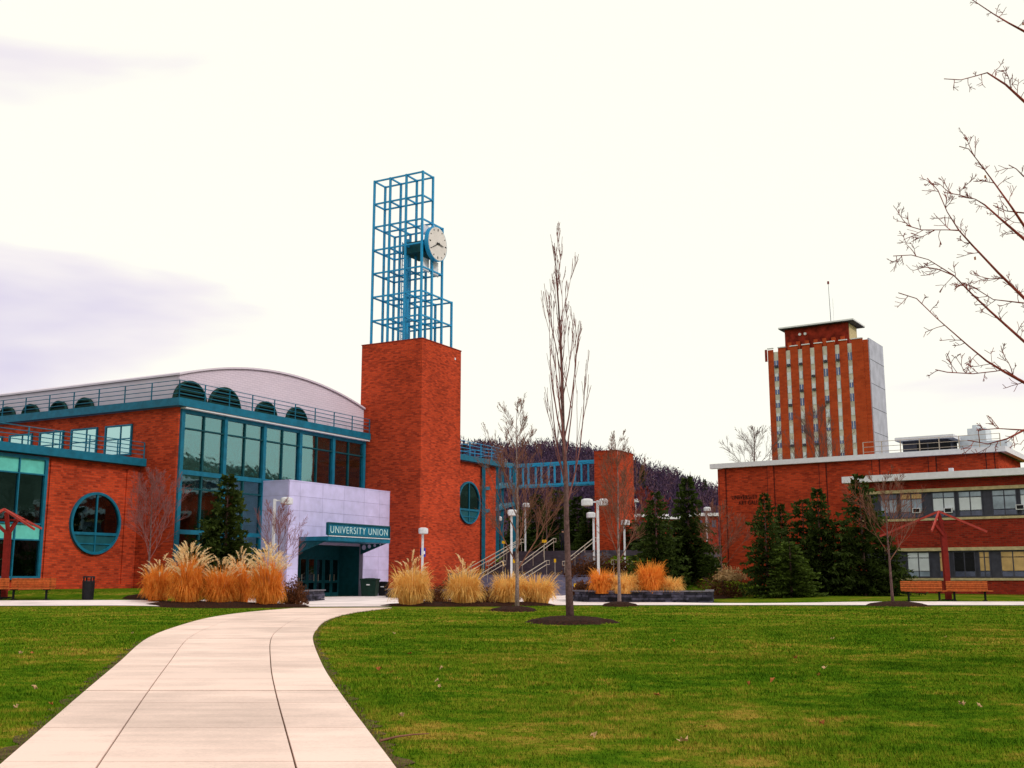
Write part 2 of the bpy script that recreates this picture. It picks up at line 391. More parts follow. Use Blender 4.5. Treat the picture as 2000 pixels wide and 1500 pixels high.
for r in rows:
    i, j = r
    for t0, t1 in lanes:
        mb = MB(); g0 = .006; top = []
        w = (RE[i] - LE[i]).length; e = .007 / w
        a0 = t0 + (e if t0 > 0 else 0); a1 = t1 - (e if t1 < 1 else 0)
        n = j - i; vs = []
        jt = .075 if r in deep else .010
        for k in range(i, j + 1):
            for q in (a0, a1):
                p = cross(k, q)
                if k == i:
                    d = (cross(i + 1, q) - p).normalized(); p = p + d * jt
                vs.append(Vector((p.x, p.y, gz(p.x, p.y) + .030 + (.002 * rng.random() if k == i else 0))))
        m = len(vs); low = [v - Vector((0, 0, .03)) for v in vs]
        fs = [(2 * k, 2 * k + 1, 2 * k + 3, 2 * k + 2) for k in range(n)]
        fs += [(2 * k + m, 2 * k + 2 + m, 2 * k + 2, 2 * k) for k in range(n)] + [(2 * k + 1, 2 * k + 3, 2 * k + 3 + m, 2 * k + 1 + m) for k in range(n)]
        fs += [(0, m, m + 1, 1), (m - 2, m - 1, 2 * m - 1, 2 * m - 2)]
        mb.add(vs + low, fs).build("slab", CONC, walk)
# worn soil along both edges of the walk
SOIL = M("bare_soil", (.085, .055, .022), .95, .5, 7, bump=.6)
for E_, O_ in ((LE, RE), (RE, LE)):
    vs = []; rg_ = random.Random(len(E_) + int(E_[0].x * 10)); pts_ = []
    for a_, b_, c_, d_ in zip(E_[:-1], E_[1:], O_[:-1], O_[1:]):
        for q in range(4): pts_.append((a_.lerp(b_, q / 4), c_.lerp(d_, q / 4)))
    for p, o_ in pts_:
        dr = (p - o_); dr.z = 0; dr.normalize(); q = p + dr * rg_.uniform(.03, .17); p2 = p - dr * .05
        vs += [(p2.x, p2.y, gz(p2.x, p2.y) + .006), (q.x, q.y, gz(q.x, q.y) + .007)]
    tag(MB().add(vs, [(2 * k, 2 * k + 1, 2 * k + 3, 2 * k + 2) for k in range(len(pts_) - 1)]).build("soil_edge", SOIL), kind='structure')
# plaza before the doors and the cross walks
pz = [(-13.2, 43.3), (-9.3, 44.0), (-5.2, 44.3), (-4.4, 45.4), (2.6, 45.8), (12, 45.8), (12, 48.9), (9.0, 49.1), (5.2, 52), (4.6, 60), (7.2, 67.5), (-1.5, 72.5), (-8, 68.5), (-14, 60), (-13.2, 50)]
sheet("plaza", pz, .022, CONCP)
sheet("cross_path", [(12.0, 45.8), (45, 45.2), (45, 48.4), (12.0, 48.9)], .022, CONCP)
sheet("cross_path", [(-45, 42.0), (-13.2, 43.3), (-13.2, 46.2), (-45, 45.3)], .022, CONCP)

def mound(name, cx, cy, rx, ry, h, mat=MULCH, seed=0, label=None):
    rg = random.Random(seed); mb = MB(); n, m = 28, 5; vs = [(cx, cy, gz(cx, cy) + h)]; ph = rg.random() * 6
    for k in range(1, m + 1):
        for q in range(n):
            t = 2 * math.pi * q / n; w = 1 + .10 * math.sin(3 * t + ph) + .07 * math.sin(7 * t + 2 * ph) + .04 * rg.random()
            x, y = cx + rx * w * k / m * math.cos(t), cy + ry * w * k / m * math.sin(t)
            vs.append((x, y, gz(x, y) + (h * (1 - (k / m) ** 2) + .03 if k < m else -.02) + rg.uniform(-.01, .015)))
    fs = [(0, 1 + q, 1 + (q + 1) % n) for q in range(n)]
    for k in range(m - 1):
        for q in range(n):
            a = 1 + k * n + q; b = 1 + k * n + (q + 1) % n; fs.append((a, a + n, b + n, b))
    return tag(mb.add(vs, fs).build(name, mat, None, smooth=True), kind='structure')

# ------------------------------------------------------------------ the union building
ub = empty("union_building", uw(0, 0), UROT, "large brick and teal glass hall with vaulted lavender roof at left", "building")
box("wall", BRICK, ub, 0, .30, .02, 24, 0, 10.3)              # wall going back from the near corner
box("wall", BRICK, ub, 0, .22, -.02, .02, 0, 10.28)
box("wall", BRICK, ub, .3, 16.2, 3.6, 3.9, 0, 10.2).data.materials[0] = ROOM     # back wall of the glazed hall
box("floor_slab", ROOM, ub, .32, 16.2, .12, 3.58, 6.2, 6.9)
box("ceiling", BLIND, ub, .32, 16.2, .12, 3.58, 10.02, 10.15)
for a in (3.3, 6.4, 9.6, 12.8): box("column", WHITEP, ub, a - .16, a + .16, 1.2, 1.5, .5, 10.0)
box("roof_deck", ROOFG, ub, -.1, 16.2, 0, 24, 10.3, 10.5)
box("fascia", TEAL, ub, -.45, 16.2, -.48, -.02, 10.31, 10.72); box("fascia", TEAL, ub, -.45, -.02, -.02, 24, 10.31, 10.72)
box("soffit_trim", WHITEP, ub, .1, 16.2, -.42, -.04, 10.22, 10.30)
# curtain wall
colsx = [.24]
BAY = (16.02 - .24) / 5
post = []
for k in range(6): post.append(.24 + BAY * k)
ROWS = [(10.02, 9.27), (9.20, 7.06), (6.82, 6.16), (6.08, 3.98), (3.76, 2.2), (2.12, .95)]
for k, p in enumerate(post):
    box("mullion", TEAL, ub, p - .12, p + .12, -.16, .10, .4, 10.22)
for k in range(5): box("mullion", TEALD, ub, post[k] + BAY / 2 - .045, post[k] + BAY / 2 + .045, -.10, .08, .4, 10.05)
for z0, z1 in ((10.02, 10.22), (9.20, 9.27), (6.82, 7.06), (6.08, 6.16), (3.76, 3.98), (2.12, 2.2), (.4, .95)):
    box("transom", TEAL if z1 - z0 > .15 else TEALD, ub, .36, 15.9, -.13, .07, z0, z1)
for k in range(5):
    for h_ in range(2):
        x0 = post[k] + (.12 if h_ == 0 else BAY / 2 + .045); x1 = post[k] + (BAY / 2 - .045 if h_ == 0 else BAY - .12)
        for r, (zt, zb) in enumerate(ROWS):
            if k >= 3 and r >= 2: continue
            box("window_pane", GLASS, ub, x0, x1, -.02, 0.0, zb, zt)
            if r in (0, 2): box("blind", BLIND, ub, x0, x1, .14, .16, zb - (.05 if (k + h_) % 3 else .25), zt)
# the vault and its gable clad in lavender shingle
def arch(a): return 12.02 + 1.35 * (1 - ((a - 8.7) / 8.6) ** 2)
poly = [(.1, 10.5), (17.2, 10.5)] + [(a, arch(a)) for a in np.linspace(17.2, .1, 33)]
MB().prism(poly, lambda x, y, d: (x, d, y), .15, .35).build("gable", SHINGLE, ub)
box("vault_side", ROOFM, ub, .10, .30, .352, 24, 10.5, 12.0)
mb = MB()
A_ = list(np.linspace(-.02, 17.4, 35)); vs = []
for b in (.02, 24):
    for a in A_: vs.append((a, b, arch(a) + .02))
    for a in A_: vs.append((a, b, arch(a) + .12))
n = len(A_); fs = []
for i in range(n - 1):
    fs += [(i, i + 1, i + 1 + 2 * n, i + 2 * n), (n + i, n + i + 2 * n, n + i + 1 + 2 * n, n + i + 1), (i, n + i, n + i + 1, i + 1)]
fs += [(0, 2 * n, 3 * n, n), (n - 1, 2 * n - 1, 4 * n - 1, 3 * n - 1)]
mb.add(vs, fs).build("vault_roof", ROOFM, ub)
# half-round louvres
def louvre(par, c, r, side):
    fn = (lambda x, y, d: (c + x, .15 - d, 10.62 + y)) if side == 'front' else (lambda x, y, d: (.10 - d, c + x, 10.62 + y))
    half = lambda R, n=18: [(R * math.cos(t), R * math.sin(t)) for t in np.linspace(0, math.pi, n)]
    o = MB().prism(half(r), fn, .01, .05).build("louver", BLACK, par)
    mb = MB(); O, I = half(r), half(r - .09)
    for i in range(17): mb.prism([O[i], O[i + 1], I[i + 1], I[i]], fn, .05, .20)
    mb.build("arch_frame", LOUV, o)
    z = .06
    while z < r - .12:
        w = math.sqrt((r - .07) ** 2 - z * z)
        MB().prism([(-w, z), (w, z), (w, z + .07), (-w, z + .07)], fn, .06, .15).build("slat", LOUV, o); z += .16
def afront(px): q = online(UC + .15 * V, U, px, 780); return ul(q)[0]
def bleft(px): q = online(UC + .10 * U, V, px, 800); return ul(q)[1]
for x0, x1 in ((338, 398), (407, 465), (498, 537), (559, 597)):
    a0, a1 = afront(x0), afront(x1); louvre(ub, (a0 + a1) / 2, min((a1 - a0) / 2 * 1.08, 1.25), 'front')
for x0, x1 in ((151, 184), (102, 133), (48, 78), (3, 32)):
    b1, b0 = bleft(x0), bleft(x1); louvre(ub, (b0 + b1) / 2, min((b1 - b0) / 2 * 1.08, 1.1), 'left')
def railing(par, p, q, n, mat=TEALF, h=1.0, rails=4, r=.022):
    p, q = Vector(p), Vector(q)
    for k in range(n + 1):
        c = p.lerp(q, k / n); MB().bar(c, c + Vector((0, 0, h)), .05, .05).build("rail_post", mat, par, fix=False)
    for k in range(rails):
        z = Vector((0, 0, h * (k + 1) / rails)); MB().tube([p + z, q + z], r, 5).build("rail", mat, par)
railing(ub, (-.36, -.36, 10.72), (16.2, -.36, 10.72), 9, TEAL, .92); railing(ub, (-.36, -.36, 10.72), (-.36, 23.5, 10.72), 12, TEAL, .92)
# small square windows of the side wall
def window(par, fn, x0, x1, z0, z1, glass, frame, split=(), hsplit=(), back=None, name="window", fw=.09, dep=.10, panes=None):
    f = MB()
    for a in ((x0, x1, z0, z0 + fw), (x0, x1, z1 - fw, z1), (x0, x0 + fw, z0 + fw, z1 - fw), (x1 - fw, x1, z0 + fw, z1 - fw)):
        f.prism([(a[0], a[2]), (a[1], a[2]), (a[1], a[3]), (a[0], a[3])], fn, 0.0, dep)
    xsn = [x0 + fw] + list(split) + [x1 - fw]; zsn = [z0 + fw] + list(hsplit) + [z1 - fw]
    for c in split: f.prism([(c - .03, z0 + fw), (c + .03, z0 + fw), (c + .03, z1 - fw), (c - .03, z1 - fw)], fn, .002, dep - .015)
    for c in hsplit: f.prism([(x0 + fw, c - .03), (x1 - fw, c - .03), (x1 - fw, c + .03), (x0 + fw, c + .03)], fn, .004, dep - .02)
    o = f.build(name, frame, par)
    for i in range(len(xsn) - 1):
        for j in range(len(zsn) - 1):
            a0, a1, c0, c1 = xsn[i], xsn[i + 1], zsn[j], zsn[j + 1]
            mt = panes[(i, j)] if panes and (i, j) in panes else glass
            MB().prism([(a0, c0), (a1, c0), (a1, c1), (a0, c1)], fn, .04, .05).build("pane", mt, o)
    if back is not None: MB().prism([(x0 + .02, z0 + .02), (x1 - .02, z0 + .02), (x1 - .02, z1 - .02), (x0 + .02, z1 - .02)], fn, .008, .014).build("blind", back, o)  # backing panel, no hung blind: room darkness is painted into its colour
    return o
lfn = lambda x, y, d: (-d, x, y)
for b0, b1 in ((3.25, 5.3), (5.9, 8.0), (8.6, 10.6), (11.2, 13.2), (13.8, 15.7), (16.3, 18.3)):
    window(ub, lfn, b0, b1, 7.95, 9.62, GLASSB, TEAL, split=(b0 + .85,), hsplit=(8.85,), back=ROOM)
# east end beyond the clock tower
box("wall", BRICK, ub, 21.3, 30.4, -1.7, -1.3, 0, 9.75); box("wall", BRICK, ub, 30.1, 30.4, -1.3, 8, 0, 9.75)
box("fascia", TEAL, ub, 21.3, 30.9, -2.1, -1.72, 9.76, 10.15)
box("roof_deck", ROOFG, ub, 21.3, 30.4, -1.3, 8, 9.76, 9.9)
railing(ub, (21.4, -2.0, 10.15), (30.8, -2.0, 10.15), 6); railing(ub, (30.8, -2.0, 10.15), (30.8, 7.5, 10.15), 4)
def round_window(par, cx, cz, r, y, name="round_window"):
    fn = lambda x, yy, d: (cx + x, y - d, cz + yy)
    def clip(poly, ax, val, keep):
        out = []
        for i in range(len(poly)):
            p, q = poly[i], poly[(i + 1) % len(poly)]; ip, iq = (p[ax] - val) * keep >= 0, (q[ax] - val) * keep >= 0
            if ip: out.append(p)
            if ip != iq:
                t = (val - p[ax]) / (q[ax] - p[ax]); out.append((p[0] + t * (q[0] - p[0]), p[1] + t * (q[1] - p[1])))
        return out
    circ = lambda R, n=40: [(R * math.cos(2 * math.pi * k / n), R * math.sin(2 * math.pi * k / n)) for k in range(n)]
    mb = MB(); O, I = circ(r), circ(r - .13)
    for i in range(40): mb.prism([O[i], O[(i + 1) % 40], I[(i + 1) % 40], I[i]], fn, 0, .15)
    w = r - .13
    mb.prism([(-.04, -w), (.04, -w), (.04, w), (-.04, w)], fn, .012, .12)
    zb = -.32 * r
    mb.prism([(-w * .94, zb - .10), (w * .94, zb - .10), (w * .94, zb + .04), (-w * .94, zb + .04)], fn, .014, .13)
    mb.prism([(-w * .7, -.68 * r), (w * .7, -.68 * r), (w * .7, -.64 * r), (-w * .7, -.64 * r)], fn, .014, .11)
    o = mb.build(name, TEAL, par)
    for sx in (-1, 1):
        pl = clip(clip(circ(w), 0, 0, sx), 1, zb, 1); MB().prism(pl, fn, .05, .06).build("pane", GLASSD, o)
        pl = clip(clip(circ(w), 0, 0, sx), 1, zb, -1); MB().prism(pl, fn, .05, .06).build("panel", SPAND, o)
    MB().prism(circ(w), fn, .006, .012).build("backing", ROOM, o)
    return o
round_window(ub, 26.4, hz(915, 982, (0, 79)), 1.52, -1.7)

# low wing
lw = empty("union_wing", uw(0, 0), UROT, "low brick wing with round window at far left, beside the trash can", "building")
B0 = 2.53
box("wall", BRICK, lw, -16, -.02, B0, B0 + .3, 0, 7.28)
for a in (-5.25, -.55): box("pilaster", BRICK, lw, a - .35, a + .35, B0 - .07, B0 - .002, 0, 7.1)
box("plinth", BRICK, lw, -5.2, -.3, B0 - .10, B0 - .004, 0, 1.22)
box("fascia", TEAL, lw, -16, -.02, B0 - .45, B0 + .32, 7.29, 7.69)
box("roof_deck", ROOFG, lw, -16, -.02, B0 + .33, 20, 7.3, 7.5)
railing(lw, (-16, B0 - .32, 7.69), (-.1, B0 - .32, 7.69), 9, TEAL, h=.85)
round_window(lw, ul(online(uw(0, B0)[:2], U, 185, 1020))[0], hz(185, 1022, (0, 55.4)), 1.55, B0)
wfn = lambda x, y, d: (x, B0 - d, y)
a1 = ul(online(uw(0, B0)[:2], U, 84, 1000))[0]
wz = [hz(80, y, (0, 52.6)) for y in (893, 928, 1018, 1030, 1055, 1132)]
window(lw, wfn, a1 - 4.4, a1, wz[5], wz[0], GLASSD, TEAL, split=(a1 - 3.0, a1 - 1.55), hsplit=(wz[4], (wz[2] + wz[3]) / 2, wz[1]), back=ROOM, fw=.16, dep=.16,
       panes={(i, j): BLIND for i in range(3) for j in (1, 3)})

# ------------------------------------------------------------------ entrance pavilion
ep = empty("entrance_pavilion", uw(6.562, -2.01, .4), UROT, "silver panelled entrance box with canopy and dark double doors", "entrance")
EW, EH = 10.22, 6.48                                                # local: x along front, y back
o0, o1, oh = .95, 7.0, 3.02                                      # opening
fnf = lambda x, y, d: (x, -d, y); fns = lambda x, y, d: (-d, x, y)
mb = MB()
mb.box(0, o0, 0, .25, 0, EH); mb.box(o1, EW, 0, .25, 0, EH); mb.box(o0, o1, 0, .25, oh, EH)
mb.box(0, .25, .25, 2.0, 0, EH); mb.box(.25, EW - .02, .25, 2.0, EH - .25, EH - .02)
mb.build("backing_wall", PANELJ, ep)
def panel(fn, x0, x1, z0, z1): MB().prism([(x0, z0), (x1, z0), (x1, z1), (x0, z1)], fn, .003, .03).build("panel", PANEL, ep)
zr = np.linspace(0, EH, 9); gap = .006
for r in range(8):
    xsn = [0.0, o0, o0 + 2.02, o0 + 4.03, o1, 8.6, EW]
    for i in range(6):
        if zr[r + 1] <= oh + .25 and 1 <= i <= 3: continue
        panel(fnf, xsn[i] + gap, xsn[i + 1] - gap, zr[r] + gap, zr[r + 1] - gap)
    panel(fns, .02, 1.98, zr[r] + gap, zr[r + 1] - gap)
box("coping", PANEL, ep, -.05, EW + .03, -.05, 2.0, EH, EH + .06)
box("recess_ceiling", TEALD, ep, o0, o1, .25, 2.6, oh, oh + .1)
box("recess_wall", BLACK, ep, o0 - .05, o1 + .05, 2.4, 2.5, 0, oh)  # doorway shade put into the colour: black back wall, dark teal sides
box("recess_side", TEALD, ep, o0 - .06, o0, .25, 2.4, 0, oh); box("recess_side", TEALD, ep, o1, o1 + .06, .25, 2.4, 0, oh)
nd = 8; dw = (o1 - o0) / nd
for k in range(nd):
    x0 = o0 + k * dw; f = MB(); yb = 1.75
    for a in ((x0 + .02, x0 + .13, 0, 2.35), (x0 + dw - .13, x0 + dw - .02, 0, 2.35), (x0 + .13, x0 + dw - .13, 0, .28), (x0 + .13, x0 + dw - .13, .85, 1.0), (x0 + .13, x0 + dw - .13, 2.22, 2.35)):
        f.box(a[0], a[1], yb, yb + .06, a[2], a[3])
    d = f.build("door", TEALD, ep)
    box("pane", GLASSD, d, x0 + .13, x0 + dw - .13, yb + .02, yb + .03, 1.0, 2.22); box("pane", GLASSD, d, x0 + .13, x0 + dw - .13, yb + .02, yb + .03, .28, .85)
    MB().tube([(x0 + (dw - .2 if k % 2 == 0 else .2), yb - .05, .95), (x0 + (dw - .2 if k % 2 == 0 else .2), yb - .05, 1.35)], .015, 6).build("handle", STEELG, d)
box("transom_panel", TEALD, ep, o0, o1, 1.75, 1.82, 2.36, oh)
# canopy: a flat slab standing out over the doors, sign standing on its front edge
cz0, cz1 = 3.05, 3.40; EPO = uw(6.562, -2.01).xy; CP = 2.1
def epx(px, d, py=1050): return float((online(np.array(EPO) - d * V, U, px, py) - np.array(EPO)) @ U)
cl, cr = epx(583, 0), epx(762, CP)
cn = MB().box(cl, cr, -CP, -.035, cz0 + .12, cz1).build("canopy", TEAL, ep)
for xx, s in ((cl + .06, 0), (cr - .15, 1)):                        # wedge brackets with round holes
    MB().prism([(-.04, cz0 + .11), (-CP + .2, cz0 + .11), (-.04, cz0 - .52)], lambda x, y, d: (d, x, y), xx, xx + .08).build("bracket", TEALD, cn)
    for q in range(4):
        rr = .15 - .032 * q; yy = -.30 - .40 * q
        MB().prism([(yy + rr * math.cos(t), cz0 - .10 + .05 * q + rr * math.sin(t)) for t in np.linspace(0, 2 * math.pi, 15)[:-1]], lambda x, y, d: (d, x, y), xx - .012, xx + .092).build("hole_disc", PANEL if s else TEALD, cn)
SX0, SX1 = epx(640, CP), cr - .02
sg = box("sign_board", TEAL, ep, SX0, SX1, -CP + .05, -CP + .14, 3.48, 4.16)
mb = MB()
mb.box(SX0, SX1, -CP - .02, -CP + .05, 4.10, 4.18); mb.box(SX0, SX1, -CP - .02, -CP + .05, 3.44, 3.49)
mb.box(SX0, SX0 + .06, -CP - .02, -CP + .05, 3.49, 4.10); mb.box(SX1 - .06, SX1, -CP - .02, -CP + .05, 3.49, 4.10)
mb.build("sign_frame", TEALD, sg)
box("sign_ledge", LAMPW, sg, SX0 + .05, SX1 - .05, -CP - .06, -CP + .02, 3.405, 3.445)
def text_mesh(name, body, size, mat, parent, loc, rot, spacing=1.0, extrude=.015, width=None):
    cu = bpy.data.curves.new(name, 'FONT'); cu.body = body; cu.size = size; cu.extrude = extrude; cu.space_character = spacing; cu.offset = -.012 * size; cu.align_x = 'LEFT'
    t = bpy.data.objects.new(name, cu); COL.objects.link(t); bpy.context.view_layer.update()
    me = bpy.data.meshes.new_from_object(t.evaluated_get(bpy.context.evaluated_depsgraph_get()))
    COL.objects.unlink(t); bpy.data.objects.remove(t)
    bm = bmesh.new(); bm.from_mesh(me); bpy.data.meshes.remove(me); xs_ = [v.co.x for v in bm.verts]; k = width / (max(xs_) - min(xs_)) if width else 1.0
    left = set(bm.verts)
    while left:                              # each letter a piece of its own
        stack = [left.pop()]; isl = list(stack)
        while stack:
            for e in stack.pop().link_edges:
                for v in e.verts:
                    if v in left: left.discard(v); stack.append(v); isl.append(v)
        ids = {v: i for i, v in enumerate(isl)}; fs = {f for v in isl for f in v.link_faces}
        m2 = bpy.data.meshes.new("letter"); m2.from_pydata([(v.co.x * k, v.co.y, v.co.z) for v in isl], [], [[ids[v] for v in f.verts] for f in fs])
        m2.materials.append(mat); o = bpy.data.objects.new("letter", m2); COL.objects.link(o); o.parent = parent; o.location = loc; o.rotation_euler = rot
    bm.free()
text_mesh("lettering", "UNIVERSITY UNION", .56, SILVERT, sg, (SX0 + .22, -CP + .035, 3.60), (math.pi / 2, 0, 0), 1.15, .02, SX1 - SX0 - .48)

# ------------------------------------------------------------------ clock tower
TA, TB = 16.25, -4.324
ct = empty("clock_tower", uw(TA, TB, 0), UROT, "square brick tower topped by an open blue steel lattice with clock", "tower")
TS, TH = 4.75, 16.62
box("shaft", BRICK, ct, 0, TS, 0, TS, 0, TH)
box("coping", RUST, ct, -.03, TS + .03, -.03, TS + .03, TH, TH + .06)
box("roof_light", WHITEP, ct, 3.9, 4.02, -.04, -.002, 15.9, 16.05)
FZ0, DZ = TH + .06, 1.617; fx = [.33 + 1.24 * k for k in range(4)]; fy = [.36 + 1.30 * k for k in range(4)]
steps_top = [7, 7, 5, 2]                                            # storeys of lattice by bay along x
cw = .13
for i in range(4):
    for j in range(4):
        MB().box(fx[i] - cw / 2, fx[i] + cw / 2, fy[j] - cw / 2, fy[j] + cw / 2, FZ0, FZ0 + DZ * steps_top[i] + cw / 2).build("lattice_column", TEALF, ct, fix=False)
for k in range(1, 8):
    z = FZ0 + DZ * k; last = max(i for i in range(4) if steps_top[i] >= k)
    for j in range(4):
        for i in range(last): MB().box(fx[i] + cw / 2, fx[i + 1] - cw / 2, fy[j] - .045, fy[j] + .045, z - .05, z + .05).build("lattice_beam", TEALF, ct, fix=False)
    for i in range(last + 1):
        for j in range(3): MB().box(fx[i] - .045, fx[i] + .045, fy[j] + cw / 2, fy[j + 1] - cw / 2, z - .05, z + .05).build("lattice_beam", TEALF, ct, fix=False)
MB().tube([(fx[0] + .75, fy[1] + .3, FZ0), (fx[0] + .75, fy[1] + .3, FZ0 + DZ * 4.4)], .10, 10).build("service_pipe", TEALF, ct)
lad = MB()
for x in (fx[1] + .3, fx[1] + .75): lad.bar((x, fy[2], FZ0), (x, fy[2], FZ0 + DZ * 4.5), .05, .05)
for q in range(24): lad.bar((fx[1] + .3, fy[2], FZ0 + .3 + q * .3), (fx[1] + .75, fy[2], FZ0 + .3 + q * .3), .03, .03)
lad.build("ladder", TEALF, ct)
# clock: placed where the photo shows its centre, on the face looking across the lawn
cx = 1.58; ccz = FZ0 + DZ * 4.10
CR = 1.18
hs = MB().box(fx[0] + .45, fx[2] - .1, fy[0] + .25, fy[1] + .5, ccz - .6, ccz + .15).build("clock_housing", TEALD, ct)
for x0, x1, z0, z1 in ((fx[0] + .15, fx[1] - .1, .55, 1.25), (fx[1] + .1, fx[2] - .1, .5, 1.3), (fx[0] + .4, fx[1] - .05, -1.9, -1.0), (fx[1] + .1, fx[2] - .15, -1.95, -.95)):
    box("white_panel", WHITEP, ct, x0, x1, fy[0] + .2, fy[0] + .23, ccz + z0, ccz + z1)
fnc = lambda x, y, d: (cx + x, fy[0] - .05 - d, ccz + y)
circ = lambda R, n=48: [(R * math.cos(2 * math.pi * k / n), R * math.sin(2 * math.pi * k / n)) for k in range(n)]
ck = MB().prism(circ(CR), fnc, .08, .36).build("clock", TEALF, ct)
MB().prism(circ(.5, 24), fnc, -.5, .05).build("clock_arm", TEALD, ck)
MB().prism(circ(CR - .06), fnc, .36, .385).build("clock_face", CLOCKF, ck)
for q in range(12):
    t = q * math.pi / 6; rr = .155 if q % 3 == 0 else .10; c, s_ = math.sin(t), math.cos(t); w = .038 if q % 3 == 0 else .028
    p = [(c * (CR - .16) + s_ * w, s_ * (CR - .16) - c * w), (c * (CR - .16) - s_ * w, s_ * (CR - .16) + c * w), (c * (CR - .16 - rr) - s_ * w, s_ * (CR - .16 - rr) + c * w), (c * (CR - .16 - rr) + s_ * w, s_ * (CR - .16 - rr) - c * w)]
    MB().prism(p, fnc, .385, .405).build("hour_mark", BLACK, ck)
def hand(deg, ln, w, d):
    t = math.radians(deg); c, s_ = math.sin(t), math.cos(t); b = -.18
    MB().prism([(c * b + s_ * w, s_ * b - c * w), (c * b - s_ * w, s_ * b + c * w), (c * ln - s_ * w * .4, s_ * ln + c * w * .4), (c * ln + s_ * w * .4, s_ * ln - c * w * .4)], fnc, d, d + .02).build("clock_hand", BLACK, ck)
hand(240, .92, .04, .41); hand(96, .62, .05, .435)

# ------------------------------------------------------------------ stairs, upper plaza, rails
st = empty("outdoor_stairs", uw(19.6, -14.6), UROT, "broad outdoor stairs climbing between clock tower and brick pillar", "stairs")
zb = .44
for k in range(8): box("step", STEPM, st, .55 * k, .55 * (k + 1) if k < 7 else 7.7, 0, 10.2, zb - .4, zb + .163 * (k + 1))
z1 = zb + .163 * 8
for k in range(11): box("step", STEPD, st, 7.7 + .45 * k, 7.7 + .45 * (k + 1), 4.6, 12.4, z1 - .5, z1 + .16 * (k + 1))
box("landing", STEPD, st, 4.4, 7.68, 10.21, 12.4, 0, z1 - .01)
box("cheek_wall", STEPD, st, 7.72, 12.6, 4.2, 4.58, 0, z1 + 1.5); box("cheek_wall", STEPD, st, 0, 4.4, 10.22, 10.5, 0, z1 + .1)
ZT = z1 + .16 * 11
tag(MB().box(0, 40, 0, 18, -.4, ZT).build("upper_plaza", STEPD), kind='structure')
up = COL.objects["upper_plaza"]; up.location = uw(32.27, -14.6); up.rotation_euler = (0, 0, UROT)
def handrail(a0, b, z0, a1, zz1, label, two=True):
    o = empty("handrail", uw(a0, b, z0), UROT, label, "handrail", "steel handrails of the stairs")
    L_ = a1 - a0; rise = zz1 - z0
    for dz in ((.92, .66) if two else (.92,)):
        pts = [(-.35, 0, dz - .02), (0, 0, dz), (L_, 0, dz + rise), (L_ + .4, 0, dz + rise)]
        MB().tube(pts, .027, 6).build("rail", STEELG, o)
    for e_, zz in ((-.35, 0), (L_ + .4, rise)): MB().tube([(e_, 0, zz + .65), (e_, 0, zz + .92)], .027, 6).build("end_loop", STEELG, o)
    n = max(2, int(L_ / 1.4))
    for k in range(n + 1): MB().tube([(L_ * k / n, 0, rise * k / n - .05), (L_ * k / n, 0, rise * k / n + .92)], .022, 6).build("post", STEELG, o)
handrail(19.9, -5.9, zb + .1, 24.0, z1, "steel handrail of the lower flight nearest the brick tower")
handrail(19.9, -9.2, zb + .1, 24.0, z1, "steel handrail in the middle of the lower flight")
handrail(27.3, -2.9, z1, 32.2, ZT, "left steel handrail of the upper flight below yellow sign")
handrail(27.3, -5.6, z1, 32.2, ZT, "middle steel handrail of the upper flight with yellow sign above")
handrail(27.3, -8.9, z1, 32.2, ZT, "right steel handrail of the upper flight")
handrail(21.4, -4.0, .9, 29.6, 3.3, "long sloping handrail along the brick wall right of the tower", True)
handrail(24.2, -13.9, z1, 26.8, z1 + .02, "short handrail on the landing beside tall double lamp")
def yellow_sign(px, py, Y, w, h, label, txt=False):
    p = at(px, py, Y); o = empty("warning_sign", (p.x, p.y, gz(p.x, p.y)), 0, label, "sign", "yellow warning signs by the stairs")
    g = p.z - o.location.z
    MB().box(-w / 2, w / 2, -.02, 0, g - h / 2, g + h / 2).build("plate", YELLOW, o)
    MB().box(-.02, .02, 0, .03, 0, g + h / 2).build("post", STEELG, o)
    if txt: MB().box(-w * .35, w * .35, -.023, -.0205, g - .03, g + .03).build("print", INK, o)
yellow_sign(984, 1059, 81, .28, .2, "small yellow plate left of the upper stair rails")
yellow_sign(1063, 1057, 80, .34, .2, "wide yellow plate above the middle stair rail")
yellow_sign(1004, 1096, 75, .14, .24, "narrow yellow sign behind pale slim tree")
yellow_sign(1084, 1095, 75, .14, .24, "narrow yellow sign on dark steps left of the tall tree")
yellow_sign(1127, 1143, 64, .36, .2, "lettered yellow sign at foot of stairs beside stone planter", True)

# brick pillar and the steel truss bridging to it
pp = online((at(1208, 1000, 99)).xy, V, 1208)
pl = empty("brick_pillar", (pp[0], pp[1], 0), UROT, "plain square brick pillar at right end of the blue truss", "pillar")
PH = hz(1208, 880, pp)
pw_u = float((online(pp, U, 1238, 950) - pp) @ U); pw_v = float((online(pp, V, 1161, 950) - pp) @ V)
box("shaft", BRICK, pl, 0, pw_u, 0, pw_v, 2.5, PH); box("coping", RUST, pl, -.03, pw_u + .03, -.03, pw_v + .03, PH, PH + .08)
te = online(pp, V, 975, 930); TLEN = float((te - pp) @ V)
tr = empty("truss_bridge", (pp[0], pp[1], 0), UROT, "blue steel box truss spanning from union building to brick pillar", "truss")
tz1, tz0 = PH - .75, PH - 2.75
for x in (.5, 2.0):
    for z in (tz0, tz1): MB().bar((x, pw_v, z), (x, TLEN, z), .19, .19).build("chord", TEALF, tr)
    n = 7
    for k in range(n + 1):
        y = pw_v + .12 + (TLEN - pw_v - .24) * k / n; MB().bar((x, y, tz0 + .13), (x, y, tz1 - .13), .15, .15).build("vertical", TEALF, tr)
